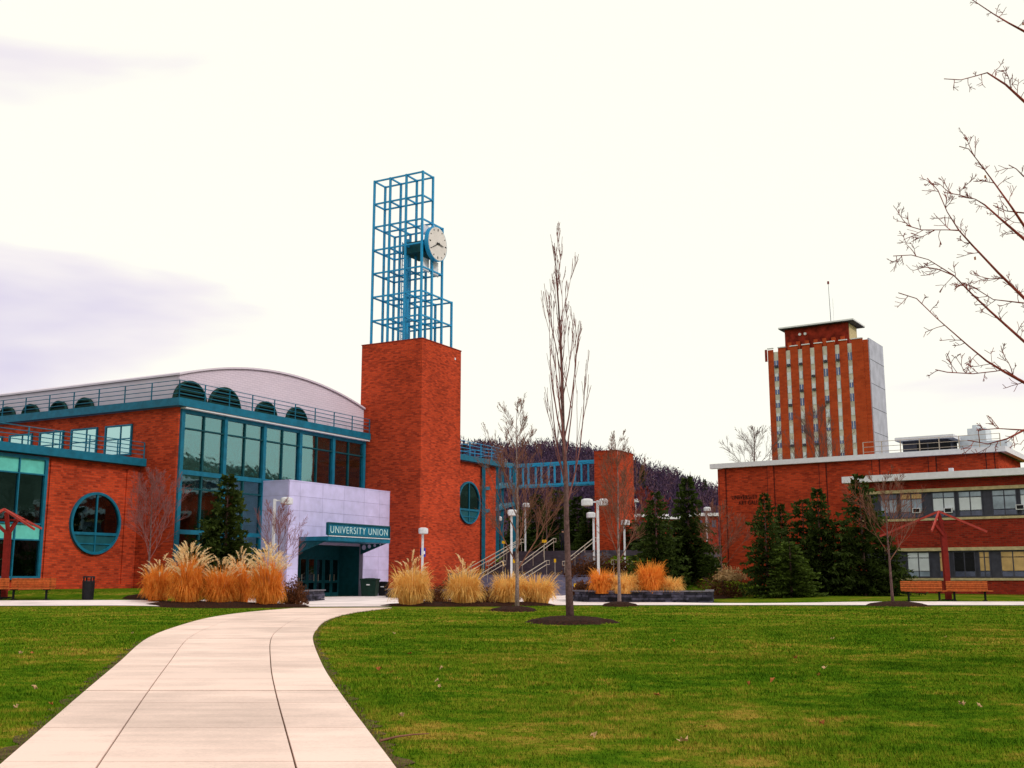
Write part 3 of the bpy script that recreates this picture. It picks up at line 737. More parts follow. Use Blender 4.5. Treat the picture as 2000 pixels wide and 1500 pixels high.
for k in range(8):
    y = pw_v + .12 + (TLEN - pw_v - .24) * k / 7
    for z in (tz0, tz1): MB().bar((.63, y, z), (1.87, y, z), .09, .09).build("cross_beam", TEALF, tr)
# steel porch at the east end of the union
po = empty("steel_porch", (0, 0, 0), 0, "blue steel porch frame at the end of the union wall", "frame")
cols = [(945, 906, 80.5), (972, 906, 84), (981, 902, 88), (1004, 905, 93)]
tops = []
for px, py, Y in cols:
    p = at(px, py, Y); tops.append(p); MB().bar((p.x, p.y, gz(p.x, p.y)), (p.x, p.y, p.z), .26, .26).build("column", TEAL, po)
for lv in (0, 1, 2):
    for i, j in ((0, 1), (1, 2), (2, 3), (1, 3)):
        a_, b_ = tops[i], tops[j]; za = a_.z - .15 - lv * 1.65; zb_ = b_.z - .15 - lv * 1.65
        d = (b_ - a_); d.z = 0; d.normalize()
        MB().bar((a_.x + d.x * .13, a_.y + d.y * .13, za + .01 * i), (b_.x - d.x * .13, b_.y - d.y * .13, zb_ + .01 * i), .2, .24).build("beam", TEAL, po)

# ------------------------------------------------------------------ art gallery (right)
AZR = math.radians(34.5); XR = np.array([math.cos(AZR), -math.sin(AZR)]); YR = np.array([math.sin(AZR), math.cos(AZR)])
GO = np.array([20.45, 64.5])
def rx(px, d=0.0, py=1000): return float((online(GO + d * YR, XR, px, py) - GO) @ XR)
ga = empty("classroom_wing", (GO[0], GO[1], 0), -AZR, "two storey brick wing with ribbon windows and white roof edge", "building")
WX = 22.0
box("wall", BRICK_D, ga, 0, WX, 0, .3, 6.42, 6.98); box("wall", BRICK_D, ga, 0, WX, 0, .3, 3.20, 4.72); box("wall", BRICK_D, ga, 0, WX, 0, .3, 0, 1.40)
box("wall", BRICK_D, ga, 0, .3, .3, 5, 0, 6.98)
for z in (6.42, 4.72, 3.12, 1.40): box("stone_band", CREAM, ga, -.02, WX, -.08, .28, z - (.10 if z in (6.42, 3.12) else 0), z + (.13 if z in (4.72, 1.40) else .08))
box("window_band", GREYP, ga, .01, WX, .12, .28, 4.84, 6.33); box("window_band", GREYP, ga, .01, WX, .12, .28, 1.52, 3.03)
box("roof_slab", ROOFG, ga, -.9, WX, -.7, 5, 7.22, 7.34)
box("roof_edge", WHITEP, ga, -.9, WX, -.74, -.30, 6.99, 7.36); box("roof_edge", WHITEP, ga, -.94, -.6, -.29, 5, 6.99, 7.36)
gfn = lambda x, y, d: (x, .115 - d, y)
def rw(px0, px1, z0, z1, mats, seed=0):
    x0, x1 = rx(px0), rx(px1); rg = random.Random(seed + int(px0)); m = (x0 + x1) / 2; dz = z1 - z0
    window(ga, gfn, x0, x1, z0, z1, GLASSD, GREYP, split=(m,), hsplit=(z0 + dz * .24, z1 - dz * .24), back=None, fw=.06, dep=.07, panes=mats)
GB = M("blue_grey_pane", (.26, .32, .42), .25, .35, 1.6, spec=.6); GBD = M("navy_pane", (.06, .07, .14), .25, .4, 2, spec=.6)
def pm(top, mid, low): return {(i, 0): low for i in (0, 1)} | {(i, 1): mid for i in (0, 1)} | {(i, 2): top for i in (0, 1)}
for k, (a, b, mats) in enumerate([(1719, 1754, pm(GBD, GB, GBD)), (1758, 1803, pm(BLINDY, GB, GBD)), (1821, 1867, pm(GB, BLINDW, GBD)), (1872, 1920, pm(GB, BLINDW, GBD)), (1938, 1988, pm(GB, GB, GBD)), (1993, 2040, pm(GB, BLINDW, GBD))]):
    rw(a, b, 4.88, 6.30, mats)
for k, (a, b, mats) in enumerate([(1765, 1810, pm(BLINDW, BLINDW, GB)), (1827, 1849, pm(BLINDY, BLINDY, GBD)), (1855, 1898, pm(BLACK, BLACK, GBD)), (1904, 1927, pm(BLINDY, BLINDY, GBD)), (1946, 1996, pm(BLINDY, BLINDY, GBD)), (2003, 2040, pm(BLINDY, BLINDY, GBD))]):
    rw(a, b, 1.56, 2.99, mats)
for px, z in ((1791, 5.3), (1853, 5.25), (1994, 5.3)):              # window air conditioners
    x = rx(px); MB().box(x - .22, x + .22, -.14, .045, z - .14, z + .14).build("air_conditioner", LAMPW, ga); MB().box(x - .17, x + .17, -.145, -.141, z - .1, z + .1).build("grille", BLACK, ga)
MB().box(rx(1846) - .12, rx(1846) + .12, 2.0, 2.2, 7.34, 7.8).build("roof_vent", WHITEP, ga)

GD = 5.02
gl = empty("gallery_building", (GO[0], GO[1], 0), -AZR, "windowless brick gallery with pilasters and thin white roof edge", "building")
gx0, gx1 = rx(1404, GD), rx(1949, GD, 890)
RZ = 8.86
box("wall", BRICK_R, gl, gx0, gx1, GD, GD + .3, 0, RZ); box("wall", BRICK_R, gl, gx1 - .3, gx1, GD + .3, GD + 7, 0, RZ); box("wall", BRICK_R, gl, gx0, gx0 + .3, GD + .3, GD + 10, 0, RZ)
for px in (1411, 1505, 1607, 1711, 1822, 1936):
    x = rx(px, GD, 920); box("pilaster", BRICK_R, gl, x - .2, x + .2, GD - .09, GD - .002, 0, RZ - .003)
    for s in (-.24, .24): box("painted_shadow_line", BLACK, gl, x + s - .02, x + s + .02, GD - .006, GD - .001, 0, RZ - .01)  # flat black strips painting shade beside the pilaster
box("roof_slab", ROOFG, gl, gx0 - .35, gx1 + .5, GD - .4, GD + 9, RZ + .18, RZ + .30)
box("roof_edge", WHITEP, gl, gx0 - .37, gx1 + .52, GD - .44, GD - .1, RZ + .002, RZ + .32); box("roof_edge", WHITEP, gl, gx1 + .2, gx1 + .53, GD - .1, GD + 9, RZ + .002, RZ + .32)
railing(gl, (gx1 - 8.2, GD + 1, RZ + .3), (gx1, GD + 1, RZ + .3), 7, STEELG, .95, 3, .018)
tx = rx(1429, GD, 970); tw = rx(1490, GD, 970) - tx
text_mesh("lettering", "UNIVERSITY", .40, DARKT, gl, (tx, GD - .03, hz(1430, 976, online(GO + GD * YR, XR, 1430))), (math.pi / 2, 0, 0), 1.1, .02, tw * .82)
text_mesh("lettering", "ART GALLERY", .40, DARKT, gl, (tx + tw * .22, GD - .03, hz(1430, 987, online(GO + GD * YR, XR, 1430))), (math.pi / 2, 0, 0), 1.1, .02, tw * .86)
# penthouse and plant on the gallery roof
q0 = rx(1763, GD + 3, 870); q1 = rx(1852, GD + 3, 870); z_ = RZ + .3
ph = empty("roof_penthouse", (GO[0], GO[1], 0), -AZR, "dark penthouse with wide white roof slab on the gallery roof", "penthouse")
zt = hz(1800, 861, online(GO + (GD + 3) * YR, XR, 1800))
box("wall", GREYP, ph, q0, q1, GD + 3, GD + 5.5, z_, zt)
for k in range(3): box("louver_panel", BLACK, ph, q0 + .9 + k * .72, q0 + 1.52 + k * .72, GD + 2.97, GD + 2.998, z_ + .25, zt - .15)
box("roof_slab", WHITEP, ph, q0 - .35, q1 + .45, GD + 2.5, GD + 6, zt, zt + .22)
pe = empty("rooftop_plant", (GO[0], GO[1], 0), -AZR, "pale grey stepped cooling plant beside the rooftop penthouse", "plant unit")
c0 = rx(1872, GD + 4.5, 870); zk = hz(1900, 838, online(GO + (GD + 4.5) * YR, XR, 1900))
CONCL = M("pale_plant_metal", (.62, .66, .74), .6, .1, 3)
box("casing", CONCL, pe, c0, c0 + .6, GD + 4.5, GD + 6.2, z_, zk - .4); box("casing", CONCL, pe, c0 + .6, c0 + 1.7, GD + 4.45, GD + 6.2, z_, zk); box("casing", CONCL, pe, c0 + 1.7, c0 + 2.9, GD + 4.5, GD + 6.2, z_, zk - .85)
MB().tube([(c0 + 1.1, GD + 5, zk), (c0 + 1.1, GD + 5, zk + .25)], .3, 12).build("fan_collar", CONCL, pe)
rg2 = empty("gabled_annex", (GO[0], GO[1], 0), -AZR, "brick annex with white louvers behind the gallery at far right", "building")
ax0 = gx1 + 1.5
box("wall", BRICK_R, rg2, ax0, ax0 + 14, GD + 9, GD + 9.3, 0, 9.1); box("roof_edge", WHITEP, rg2, ax0 - .4, ax0 + 14, GD + 8.6, GD + 9.4, 9.1, 9.4)
for k in range(5): box("louver", WHITEP, rg2, ax0 + .3, ax0 + 3.5, GD + 8.9, GD + 8.99, 7.6 + .22 * k, 7.72 + .22 * k)

# ------------------------------------------------------------------ far tower block
AZT = math.radians(33.6); XT = np.array([math.cos(AZT), -math.sin(AZT)]); YT = np.array([math.sin(AZT), math.cos(AZT)])
TO = np.array([65.37, 276.79])
tb = empty("tower_block", (TO[0], TO[1], 0), -AZT, "tall distant brick tower block with striped window bays and antenna", "tower block")
TW, TD, TZ = 25.4, 13.4, 59.3
BR_T = brick_mat("tower_brick", (.50, .074, .024), (.37, .050, .018), (.38, .08, .035), 1.2, .5, .03, .9, .22)
box("core", SPANG, tb, .1, TW - .1, .9, TD, 0, TZ - .6); box("side_wall", CONCG, tb, TW - .1, TW + .25, 1.2, TD + .2, 0, TZ + .3)
def tx_(cx8): return float((online(TO, XT, 1440 + cx8 / 3.571, 750) - TO) @ XT)
edges = [(205, 253), (287, 340), (372, 425), (456, 510), (542, 598), (632, 686), (718, 774), (806, 885)]
for k, (a, b) in enumerate(edges):
    x0, x1 = tx_(a + 0), tx_(b + 0); x0 = 0 if k == 0 else x0
    box("pier", BR_T, tb, x0, x1, .70, .9, 0, TZ + (.25 if k else 0)); box("pier_cap", WHITEP, tb, x0 - .05, x1 + .05, .45, .95, TZ + .26, TZ + .5)
box("pier", BR_T, tb, tx_(885) + .02, TW, .85, 1.15, 0, TZ - .1)
rt = random.Random(8)
for k in range(7):
    x0, x1 = tx_(edges[k][1]) + .12, tx_(edges[k + 1][0]) - .12; m = (x0 + x1) / 2
    for r in range(10):
        zt_ = TZ - 2.9 - r * 3.42
        w = box("window", BLUEW if rt.random() < .72 else BLINDW, tb, x0, x1, .80, .89, zt_ - 1.9, zt_)
        box("mullion", WHITEP, w, m - .07, m + .07, .74, .79, zt_ - 1.9, zt_)
        if rt.random() < .55: box("shade", BLINDW, w, x0 + .05, x1 - .05, .765, .795, zt_ - rt.choice((.7, 1.1, 1.9)), zt_)
        if rt.random() < .3: box("air_conditioner", GREYP, w, x0 + .2, x0 + .95, .25, .73, zt_ - 1.9, zt_ - 1.3)
for r in range(8): box("panel_joint", GREYP, tb, TW + .252, TW + .27, 1.25, TD + .15, TZ - 5 - r * 6.0, TZ - 4.88 - r * 6.0)
tq = box("penthouse", RUST, tb, 4.4, 20.6, 1.6, 9, TZ - .6, TZ + 5.1)
for k in range(7):
    x = 5.2 + k * 2.25; box("buttress", BR_T, tq, x, x + 1.0, 1.1, 1.58, TZ - .5, TZ + 1.5)
box("side_panel", CREAM, tq, 20.62, 20.7, 2.2, 8.5, TZ + .8, TZ + 4.8)
box("roof_slab", WHITEP, tq, 3.2, 22.4, .2, 10.4, TZ + 5.1, TZ + 5.45)
box("roof_soffit", GREYP, tq, 3.3, 22.3, .3, 10.3, TZ + 4.95, TZ + 5.09)
for x in (8.4, 9.8): MB().tube([(x, 1.55, TZ + 3.3), (x, 1.2, TZ + 3.3)], .35, 8).build("floodlight", WHITEP, tq)
MB().tube([(15.4, 5, TZ + 5.7), (15.2, 5, TZ + 16.3)], [.09, .05], 5).build("antenna", GREYP, tb); MB().tube([(16.0, 5.5, TZ + 5.7), (16.0, 5.5, TZ + 12.5)], .045, 5).build("antenna", LAMPW, tb)
MB().tube([(15.2, 5, TZ + 16.3), (15.2, 5, TZ + 17.0)], .26, 8).build("beacon", REDP, tb)
box("bracket", RUST, tb, -.6, -.05, .2, .5, TZ - 3, TZ + .1)
# low sheds far behind the planter
for (x0, x1, y0, y1, Y, lb) in ((1238, 1300, 1004, 1060, 130, "low flat white roofed shed right of the brick pillar"), (1290, 1335, 1008, 1060, 128, "low pale roofed shed between two dark evergreens"), (1358, 1402, 1002, 1060, 125, "low flat roofed shed left of gallery corner")):
    p, q = at(x0, y0, Y), at(x1, y0, Y); o = empty("low_shed", (p.x, p.y, 0), 0, lb, "shed"); w = q.x - p.x
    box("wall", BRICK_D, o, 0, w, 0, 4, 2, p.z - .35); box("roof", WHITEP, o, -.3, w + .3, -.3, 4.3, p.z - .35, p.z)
    for k in range(3): box("window", GBD, o, w * (.12 + .3 * k), w * (.3 + .3 * k), -.05, -.003, p.z - 1.6, p.z - .8)

# ------------------------------------------------------------------ lamps
def lamp(px, ytop, Y, hx, label, w=.62, arm=True, heads=1, zbase=None):
    p = at(px, ytop, Y); z0 = gz(p.x, p.y) if zbase is None else zbase
    o = empty("lamp_post", (p.x, p.y, z0), 0, label, "lamp post", "campus lamp posts"); h = p.z - z0
    MB().bar((0, 0, 0), (0, 0, h - .12), .13, .13).build("pole", LAMPW, o); MB().box(-.16, .16, -.16, .16, -.05, .06).build("base_plate", LAMPW, o)
    for k in range(heads):
        s = hx if k == 0 else -hx * .55
        if arm: MB().bar((0, 0, h - .20), (s * .55 if abs(s) > .2 else s, -.2 if abs(s) < .2 else 0, h - .20), .07, .07).build("arm", LAMPW, o)
        n = 10; mb = MB(); c = Vector((s, -.25 if abs(s) < .2 else 0, h - .2)); hw = w / 2 * (1 if k == 0 else .8)
        prof = [(.72, -.20), (.98, -.17), (1.0, .05), (.95, .12), (.55, .17)]
        vs = []
        for f_, dz in prof:
            for q in range(16):
                t = 2 * math.pi * q / 16; sx = math.copysign(abs(math.cos(t)) ** .6, math.cos(t)); sy = math.copysign(abs(math.sin(t)) ** .6, math.sin(t))
                vs.append((c.x + hw * f_ * sx, c.y + hw * f_ * sy, c.z + dz))
        fs = [tuple(range(15, -1, -1)), tuple(4 * 16 + q for q in range(16))]
        for r in range(4):
            for q in range(16): fs.append((r * 16 + q, r * 16 + (q + 1) % 16, (r + 1) * 16 + (q + 1) % 16, (r + 1) * 16 + q))
        hd = mb.add(vs, fs).build("lamp_head", LAMPW, o)
        MB().tube([c + Vector((0, 0, -.21)), c + Vector((0, 0, -.19))], hw * .62, 12).build("lens", CREAM, hd)
    return o
lamp(537, 970, 56.5, .62, "grey lamp post with side arm before the silver entrance", .60)
lamp(826, 1030, 66.5, .05, "grey lamp post before the brick clock tower", .58)
lamp(999, 995, 68, .05, "lamp post behind the pale slim tree left of stairs", .60)
lamp(1026, 982, 88, .05, "lamp post at the stair top left of the tall tree", .58)
lamp(1167, 973, 58, -.55, "tall double headed lamp post in front of brick pillar", .62, heads=2)
lamp(1159, 1000, 72, -.18, "lamp post just left of the double headed lamp", .6)
lamp(1219, 1015, 76, .05, "lamp post before the brick pillar above orange grasses", .62)
lamp(1241, 974, 112, .1, "far lamp post peeping out right of the brick pillar", .6)
lamp(1379, 990, 96, .05, "far lamp post between evergreens and the gallery corner", .6)
lamp(972, 1008, 86, .08, "short globe lamp by the blue steel porch", .5)

# ------------------------------------------------------------------ street furniture
def bench_proto():
    o = empty("park_bench")
    for k in range(5): MB().box(-.92, .92, .0, .035, .46 + .085 * k, .525 + .085 * k).build("back_slat", WOOD, o, fix=False)
    for k in range(5): MB().box(-.92, .92, -.10 - .095 * (k + 1), -.025 - .095 * k - .01, .42, .455).build("seat_slat", WOOD, o, fix=False)
    for s in (-.68, .68):
        f = MB(); f.box(s - .035, s + .035, -.30, -.22, 0, .40); f.box(s - .034, s + .034, -.55, .03, .375, .418); f.box(s - .033, s + .033, .037, .075, .38, .88); f.box(s - .05, s + .05, -.42, -.05, 0, .03)
        f.build("leg", BLACK, o)
    return o
bp = bench_proto(); first = True
for px, py, lb in ((1801, 1172, "slatted wooden bench left of the red post at right"), (1890, 1171, "slatted wooden bench right of the red post"), (63, 1170, "slatted wooden bench nearest the trash can at left"), (-28, 1170, "slatted wooden bench cut by the left picture edge")):
    b = bp if first else copy_tree(bp); first = False
    Y = 49.8 if px > 1000 else 46.6
    p = at(px, py, Y); b.location = (p.x, p.y, gz(p.x, p.y)); tag(b, lb, "bench", "slatted benches along the cross path")
    b.rotation_euler = (0, 0, math.pi) if False else (0, 0, 0)
def shelter(px, ybase, Y, label, flip=1):
    p = at(px, ybase, Y); o = empty("red_shade_frame", (p.x, p.y, gz(p.x, p.y)), 0, label, "shade frame", "red shade frames over the benches")
    k = Y / 2183.0; Z = lambda y: (ybase - y) * k; X = lambda dx: dx * k * flip
    MB().bar((0, 0, 0), (X(-2), 0, Z(1042)), .23, .23).build("post", REDP, o); MB().bar((X(-2), 0, Z(1042)), (X(-8), 0, Z(1006)), .14, .14).build("post_head", REDP, o)
    ap = Vector((X(-10), -.15, Z(1000)))
    for dx, y, dy in ((-49, 1041, -1.5), (68, 1041, -.9), (-104, 1046, 1.6), (28, 1034, 1.8)):
        MB().bar(ap, (X(dx - 0), dy, Z(y)), .06, .09).build("rafter", REDL, o)
    MB().bar((X(-47), .25, Z(1020)), (X(27), .25, Z(1020)), .07, .07).build("tie_beam", REDP, o)
    MB().bar((X(-2), -.05, Z(1048)), (X(-26), -.35, Z(1022)), .11, .13).build("brace", REDP, o); MB().bar((X(-2), .05, Z(1048)), (X(6), .5, Z(1016)), .11, .13).build("brace", REDP, o)
    MB().box(-.24, .24, -.24, .24, -.05, .05).build("footing", BLACK, o)
    return o
shelter(1853, 1172, 50.4, "red steel umbrella frame over the two benches at right")
shelter(7, 1172, 47.1, "red steel umbrella frame rising at the left picture edge")
def trash(px, py, Y, w, h, mat, label, lid=True):
    p = at(px, py, Y); o = empty("trash_can", (p.x, p.y, gz(p.x, p.y) + .02), 0, label, "trash can", "trash cans")
    n = 18; r = w / 2
    MB().tube([(0, 0, 0), (0, 0, h * .78)], [r * .92, r], n).build("bin", mat, o)
    mb = MB()
    for q in range(4):
        t = math.pi / 4 + q * math.pi / 2; mb.bar((r * .85 * math.cos(t), r * .85 * math.sin(t), h * .78), (r * .85 * math.cos(t), r * .85 * math.sin(t), h * .93), .05, .05)
    mb.build("lid_support", mat, o); MB().tube([(0, 0, h * .93), (0, 0, h)], [r * 1.02, r * .9], n).build("lid", mat, o)
    MB().tube([(0, 0, h * .785), (0, 0, h * .80)], r * .8, n).build("liner", GREYP, o)
trash(171, 1172, 46.4, .50, .95, BLACK, "black round trash can on grass below the round window")
def wheelie(px, py, Y, w, h, mat, label):
    p = at(px, py, Y); o = empty("recycling_bin", (p.x, p.y, gz(p.x, p.y) + .03), UROT - math.pi / 2 + .4, label, "bin")
    MB().add([(-w / 2 * .85, -w / 2 * .8, 0), (w / 2 * .85, -w / 2 * .8, 0), (w / 2 * .85, w / 2 * .8, 0), (-w / 2 * .85, w / 2 * .8, 0), (-w / 2, -w / 2, h * .88), (w / 2, -w / 2, h * .88), (w / 2, w / 2, h * .88), (-w / 2, w / 2, h * .88)],
             [(3, 2, 1, 0), (4, 5, 6, 7), (0, 1, 5, 4), (1, 2, 6, 5), (2, 3, 7, 6), (3, 0, 4, 7)]).build("body", mat, o)
    MB().prism([(-w / 2 - .03, h * .88), (w / 2 + .03, h * .88), (w / 2 + .03, h * .96), (w * .1, h), (-w * .1, h), (-w / 2 - .03, h * .96)], lambda x, y, d: (x, d, y), -w / 2 - .03, w / 2 + .03).build("lid", mat, o)
    MB().box(-.10, .10, -w / 2 - .012, -w / 2 - .004, h * .60, h * .66).build("label_plate", WHITEP, o)
wheelie(722, 1164, 66.3, .95, 1.05, BINGREEN, "dark green bin against the silver wall right of doors")
wheelie(748, 1164, 67.6, .55, .85, BLACK, "small black bin in the corner beside the brick tower")

# dry-stone planter, each stone its own
def stone_wall(path, h, label, seed=1, cap=True, name="stone_planter"):
    o = empty(name, (path[0].x, path[0].y, 0), 0, label, "planter"); rg = random.Random(seed); org = Vector((path[0].x, path[0].y, 0))
    segs = [(path[i], path[i + 1]) for i in range(len(path) - 1)]
    nr = 4; rh = h / nr
    for a_, b_ in segs:
        d = b_ - a_; d.z = 0; ln = d.length; d.normalize(); nrm = Vector((-d.y, d.x, 0)); zb_ = gz(a_.x, a_.y) - .02
        MB().bar(Vector((a_.x, a_.y, zb_ + h * .48)) - org + nrm * .30 + d * .02, Vector((b_.x, b_.y, zb_ + h * .48)) - org + nrm * .30 - d * .02, .3, h * .94).build("core", BLACK, o)
        for r in range(nr):
            t = 0.0
            while t < ln - .05:
                w = min(rg.uniform(.28, .75), ln - t)
                if ln - t - w < .15: w = ln - t
                pr = rg.uniform(-.02, .035); c0 = a_ + d * (t + .008); c1 = a_ + d * (t + w - .008); z0_, z1_ = zb_ + r * rh + .006, zb_ + (r + 1) * rh - .006 - rg.random() * .008
                P8 = []
                for q, zz in ((c0, z0_), (c1, z0_), (c1, z1_), (c0, z1_)): P8.append(Vector((q.x, q.y, zz)) - org - nrm * pr)
                P9 = [p + nrm * (.14 + pr) for p in P8]
                P8 = [p + Vector((rg.uniform(-.006, .006), rg.uniform(-.006, .006), rg.uniform(-.004, .004))) for p in P8]
                MB().add(P8 + P9, [(0, 1, 2, 3), (7, 6, 5, 4), (0, 4, 5, 1), (1, 5, 6, 2), (2, 6, 7, 3), (3, 7, 4, 0)]).build("stone", STONE, o)
                t += w
        if cap:
            t = 0.0
            while t < ln - .05:
                w = min(.9, ln - t); c0 = Vector((a_.x, a_.y, zb_ + h + .03)) + d * (t + .006) + nrm * .15 - org; c1 = Vector((a_.x, a_.y, zb_ + h + .03)) + d * (t + w - .006) + nrm * .15 - org
                MB().bar(c0, c1, .42, .06).build("cap_stone", STONEC, o); t += w
    return o
pA = onground(1393, 1177.5); pB = onground(1150, 1177); pC = at(1122, 1170, 52.5)
pA2 = Vector((pA.x + .9, pA.y + 5, 0))
pth = [Vector((pC.x - .2, pC.y + 4, 0)), pC, pB, pA, pA2]
stone_wall(pth, .50, "long low dry stone planter holding orange grasses")
sheet("planter_soil", [(p.x + (.2 if i < 2 else 0), p.y + .25) for i, p in enumerate(pth)], .40, MULCHB)
q1_ = at(575, 1173, 52); q2_ = at(604, 1173, 52.3)
stone_wall([q1_, q2_, Vector((q2_.x + .2, q2_.y + 3, 0))], .50, "short stone planter end left of the entrance doors", 5)
q1_ = at(753, 1168, 62.5); q2_ = at(790, 1170, 60.5)
stone_wall([Vector((q1_.x + .2, q1_.y + 3, 0)), q1_, q2_, Vector((q2_.x + 3, q2_.y - .1, 0))], .45, "low stone planter end at foot of the brick tower", 6)

# ------------------------------------------------------------------ a person at the top of the stairs
def person(px, py, Y):
    p = at(px, py, Y); h = 1.70
    J = {'pelvis': (0, 0, .93, .125), 'belly': (0, 0, 1.08, .125), 'chest': (0, 0, 1.30, .14), 'neck': (0, .0, 1.47, .06), 'head': (0, -.015, 1.56, .085), 'crown': (0, 0, 1.66, .08),
         'shl': (.17, 0, 1.39, .065), 'ell': (.23, .02, 1.12, .05), 'wrl': (.22, -.06, .90, .036), 'hal': (.215, -.08, .82, .032),
         'shr': (-.17, 0, 1.39, .065), 'elr': (-.24, .01, 1.12, .05), 'wrr': (-.20, -.10, .93, .036), 'har': (-.18, -.13, .86, .032),
         'hil': (.09, 0, .88, .095), 'knl': (.10, -.06, .50, .065), 'anl': (.10, .02, .10, .045), 'tol': (.11, -.14, .04, .035),
         'hir': (-.09, 0, .88, .095), 'knr': (-.10, .02, .50, .065), 'anr': (-.10, .12, .10, .045), 'tor': (-.11, -.03, .04, .035)}
    E_ = [('pelvis', 'belly'), ('belly', 'chest'), ('chest', 'neck'), ('neck', 'head'), ('head', 'crown'), ('chest', 'shl'), ('shl', 'ell'), ('ell', 'wrl'), ('wrl', 'hal'), ('chest', 'shr'), ('shr', 'elr'), ('elr', 'wrr'), ('wrr', 'har'),
          ('pelvis', 'hil'), ('hil', 'knl'), ('knl', 'anl'), ('anl', 'tol'), ('pelvis', 'hir'), ('hir', 'knr'), ('knr', 'anr'), ('anr', 'tor')]
    ks = list(J); me = bpy.data.meshes.new("body"); me.from_pydata([J[k][:3] for k in ks], [(ks.index(a), ks.index(b)) for a, b in E_], [])
    o = bpy.data.objects.new("tmp_body", me); COL.objects.link(o)
    sk = o.modifiers.new("skin", 'SKIN'); o.modifiers.new("sub", 'SUBSURF').levels = 2
    for i, k in enumerate(ks):
        sv = me.skin_vertices[0].data[i]; sv.radius = (J[k][3], J[k][3]); sv.use_root = (k == 'pelvis')
    bpy.context.view_layer.update()
    m2 = bpy.data.meshes.new_from_object(o.evaluated_get(bpy.context.evaluated_depsgraph_get())); bpy.data.objects.remove(o)
    m2.materials.clear()
    for m in (M("dark_coat", (.014, .012, .018), .8, .3, 6), M("dark_trousers", (.010, .011, .018), .85, .3, 6), M("skin_tone", (.42, .22, .15), .6, .1), M("shoe_white", (.5, .48, .5), .6, .1)): m2.materials.append(m)
    for f in m2.polygons:
        z = f.center.z; x = abs(f.center.x); f.use_smooth = True
        f.material_index = 3 if z < .09 else 2 if (z > 1.49 and z < 1.66 and f.center.y < .03) or (x > .16 and z < .885 and z > .75) else 1 if z < .86 else 0
    r = empty("person", (p.x, p.y, ZT), 0, "person in dark clothes standing at the top of the stairs", "person")
    b = bpy.data.objects.new("body", m2); COL.objects.link(b); b.parent = r
    mb = MB(); n = 12
    for k, (z, rr) in enumerate([(1.58, .098), (1.64, .104), (1.70, .085), (1.735, .04)]): pass
    mb.tube([(0, .025, 1.56), (0, .015, 1.64), (0, .005, 1.70), (0, 0, 1.745)], [.088, .098, .085, .03], 12).build("hair", BLACK, r, smooth=True)
person(1099, 1076, 86)

# ------------------------------------------------------------------ vegetation
def grow(mb, rg, p, d, ln, r, lv, o):
    """a tapering, wandering limb with side shoots; o: up, spread, kids, ratio, wob, minr"""
    n = 5 if lv > 0 else 3; pts = [p]; rs = [r]; c = p.copy(); d = d.normalized()
    for k in range(n):
        d = (d + Vector((rg.gauss(0, 1), rg.gauss(0, 1), rg.gauss(0, 1))) * o['wob'] + Vector((0, 0, o['up'] * .25))).normalized()
        c = c + d * (ln / n); pts.append(c.copy()); rs.append(max(o['minr'], r * (1 - .85 * (k + 1) / n)))
    mb.tube(pts, rs, 6 if lv >= 2 else 4 if lv == 1 else 3, cap=False)
    if lv > 0:
        for k in range(o['kids'][lv - 1]):
            t = rg.uniform(.18, .97); i = min(int(t * n), n - 1); q = pts[i].lerp(pts[i + 1], t * n - i); dd = (pts[i + 1] - pts[i]).normalized()
            s = dd.cross(Vector((rg.gauss(0, 1), rg.gauss(0, 1), rg.gauss(0, 1)))).normalized()
            nd = (dd * math.cos(o['spread']) + s * math.sin(o['spread'])).normalized()
            grow(mb, rg, q, nd, ln * o['ratio'] * (1.15 - .6 * t) * rg.uniform(.7, 1.2), max(o['minr'], rs[i] * .55), lv - 1, o)
def bare_tree(name, px, py, Y, top, label, bark, twig, first, nb, spread0, o, seed, r0=.07, lean=0.0, lens=(.3, .45), zbase=None, group=None, cat="tree"):
    rg = random.Random(seed); p = at(px, py, Y) if Y > 53.5 else onground(px, py); Y = p.y; zb_ = gz(p.x, p.y) if zbase is None else zbase
    e = empty(name, (p.x, p.y, zb_ - .03), 0, label, cat, group); H = CZ + (ray(px, top)[2] / ray(px, top)[1]) * Y - zb_
    mb = MB(); pts = []; rs = []
    for k in range(9):
        t = k / 8; pts.append(Vector((lean * H * t + rg.gauss(0, .012) * H * .3 * t, rg.gauss(0, .01) * H * .3 * t, H * t * .97))); rs.append(max(.008, r0 * (1.25 if k == 0 else 1) * (1 - .92 * t)))
    mb.tube(pts, rs, 9); mb.build("trunk", bark, e, smooth=True)
    br = MB()
    for k in range(nb):
        t = first + (1 - first) * (k + rg.random() * .8) / nb * .97; i = min(int(t * 8), 7); q = pts[i].lerp(pts[i + 1], t * 8 - i)
        az = k * 2.399 + rg.uniform(-.5, .5); d = Vector((math.cos(az) * math.sin(spread0), math.sin(az) * math.sin(spread0), math.cos(spread0)))
        grow(br, rg, q, d, H * rg.uniform(*lens) * (1.2 - .98 * (t - first) / (1 - first)), max(.007, rs[i] * .42), 2, o)
    br.build("branches", twig, e, fix=False)
    return e, H
OC = dict(up=.85, spread=.30, kids=(3, 4), ratio=.45, wob=.035, minr=.006)
OB = dict(up=.40, spread=.50, kids=(7, 11), ratio=.45, wob=.08, minr=.005)
OV = dict(up=.28, spread=.50, kids=(7, 12), ratio=.45, wob=.07, minr=.005)
bare_tree("columnar_tree", 1114, 1215, 35.2, 452, "tall slender bare columnar tree in mulch ring on the lawn", BARK, TWIGP, .28, 19, .28, OC, 3, .092, -.028, (.20, .38))
bare_tree("young_tree", 1010, 1192, 42.3, 775, "slim pale barked bare tree between the straw grasses", BARKP, TWIGT, .18, 20, .62, OB, 5, .075, 0, (.26, .42))
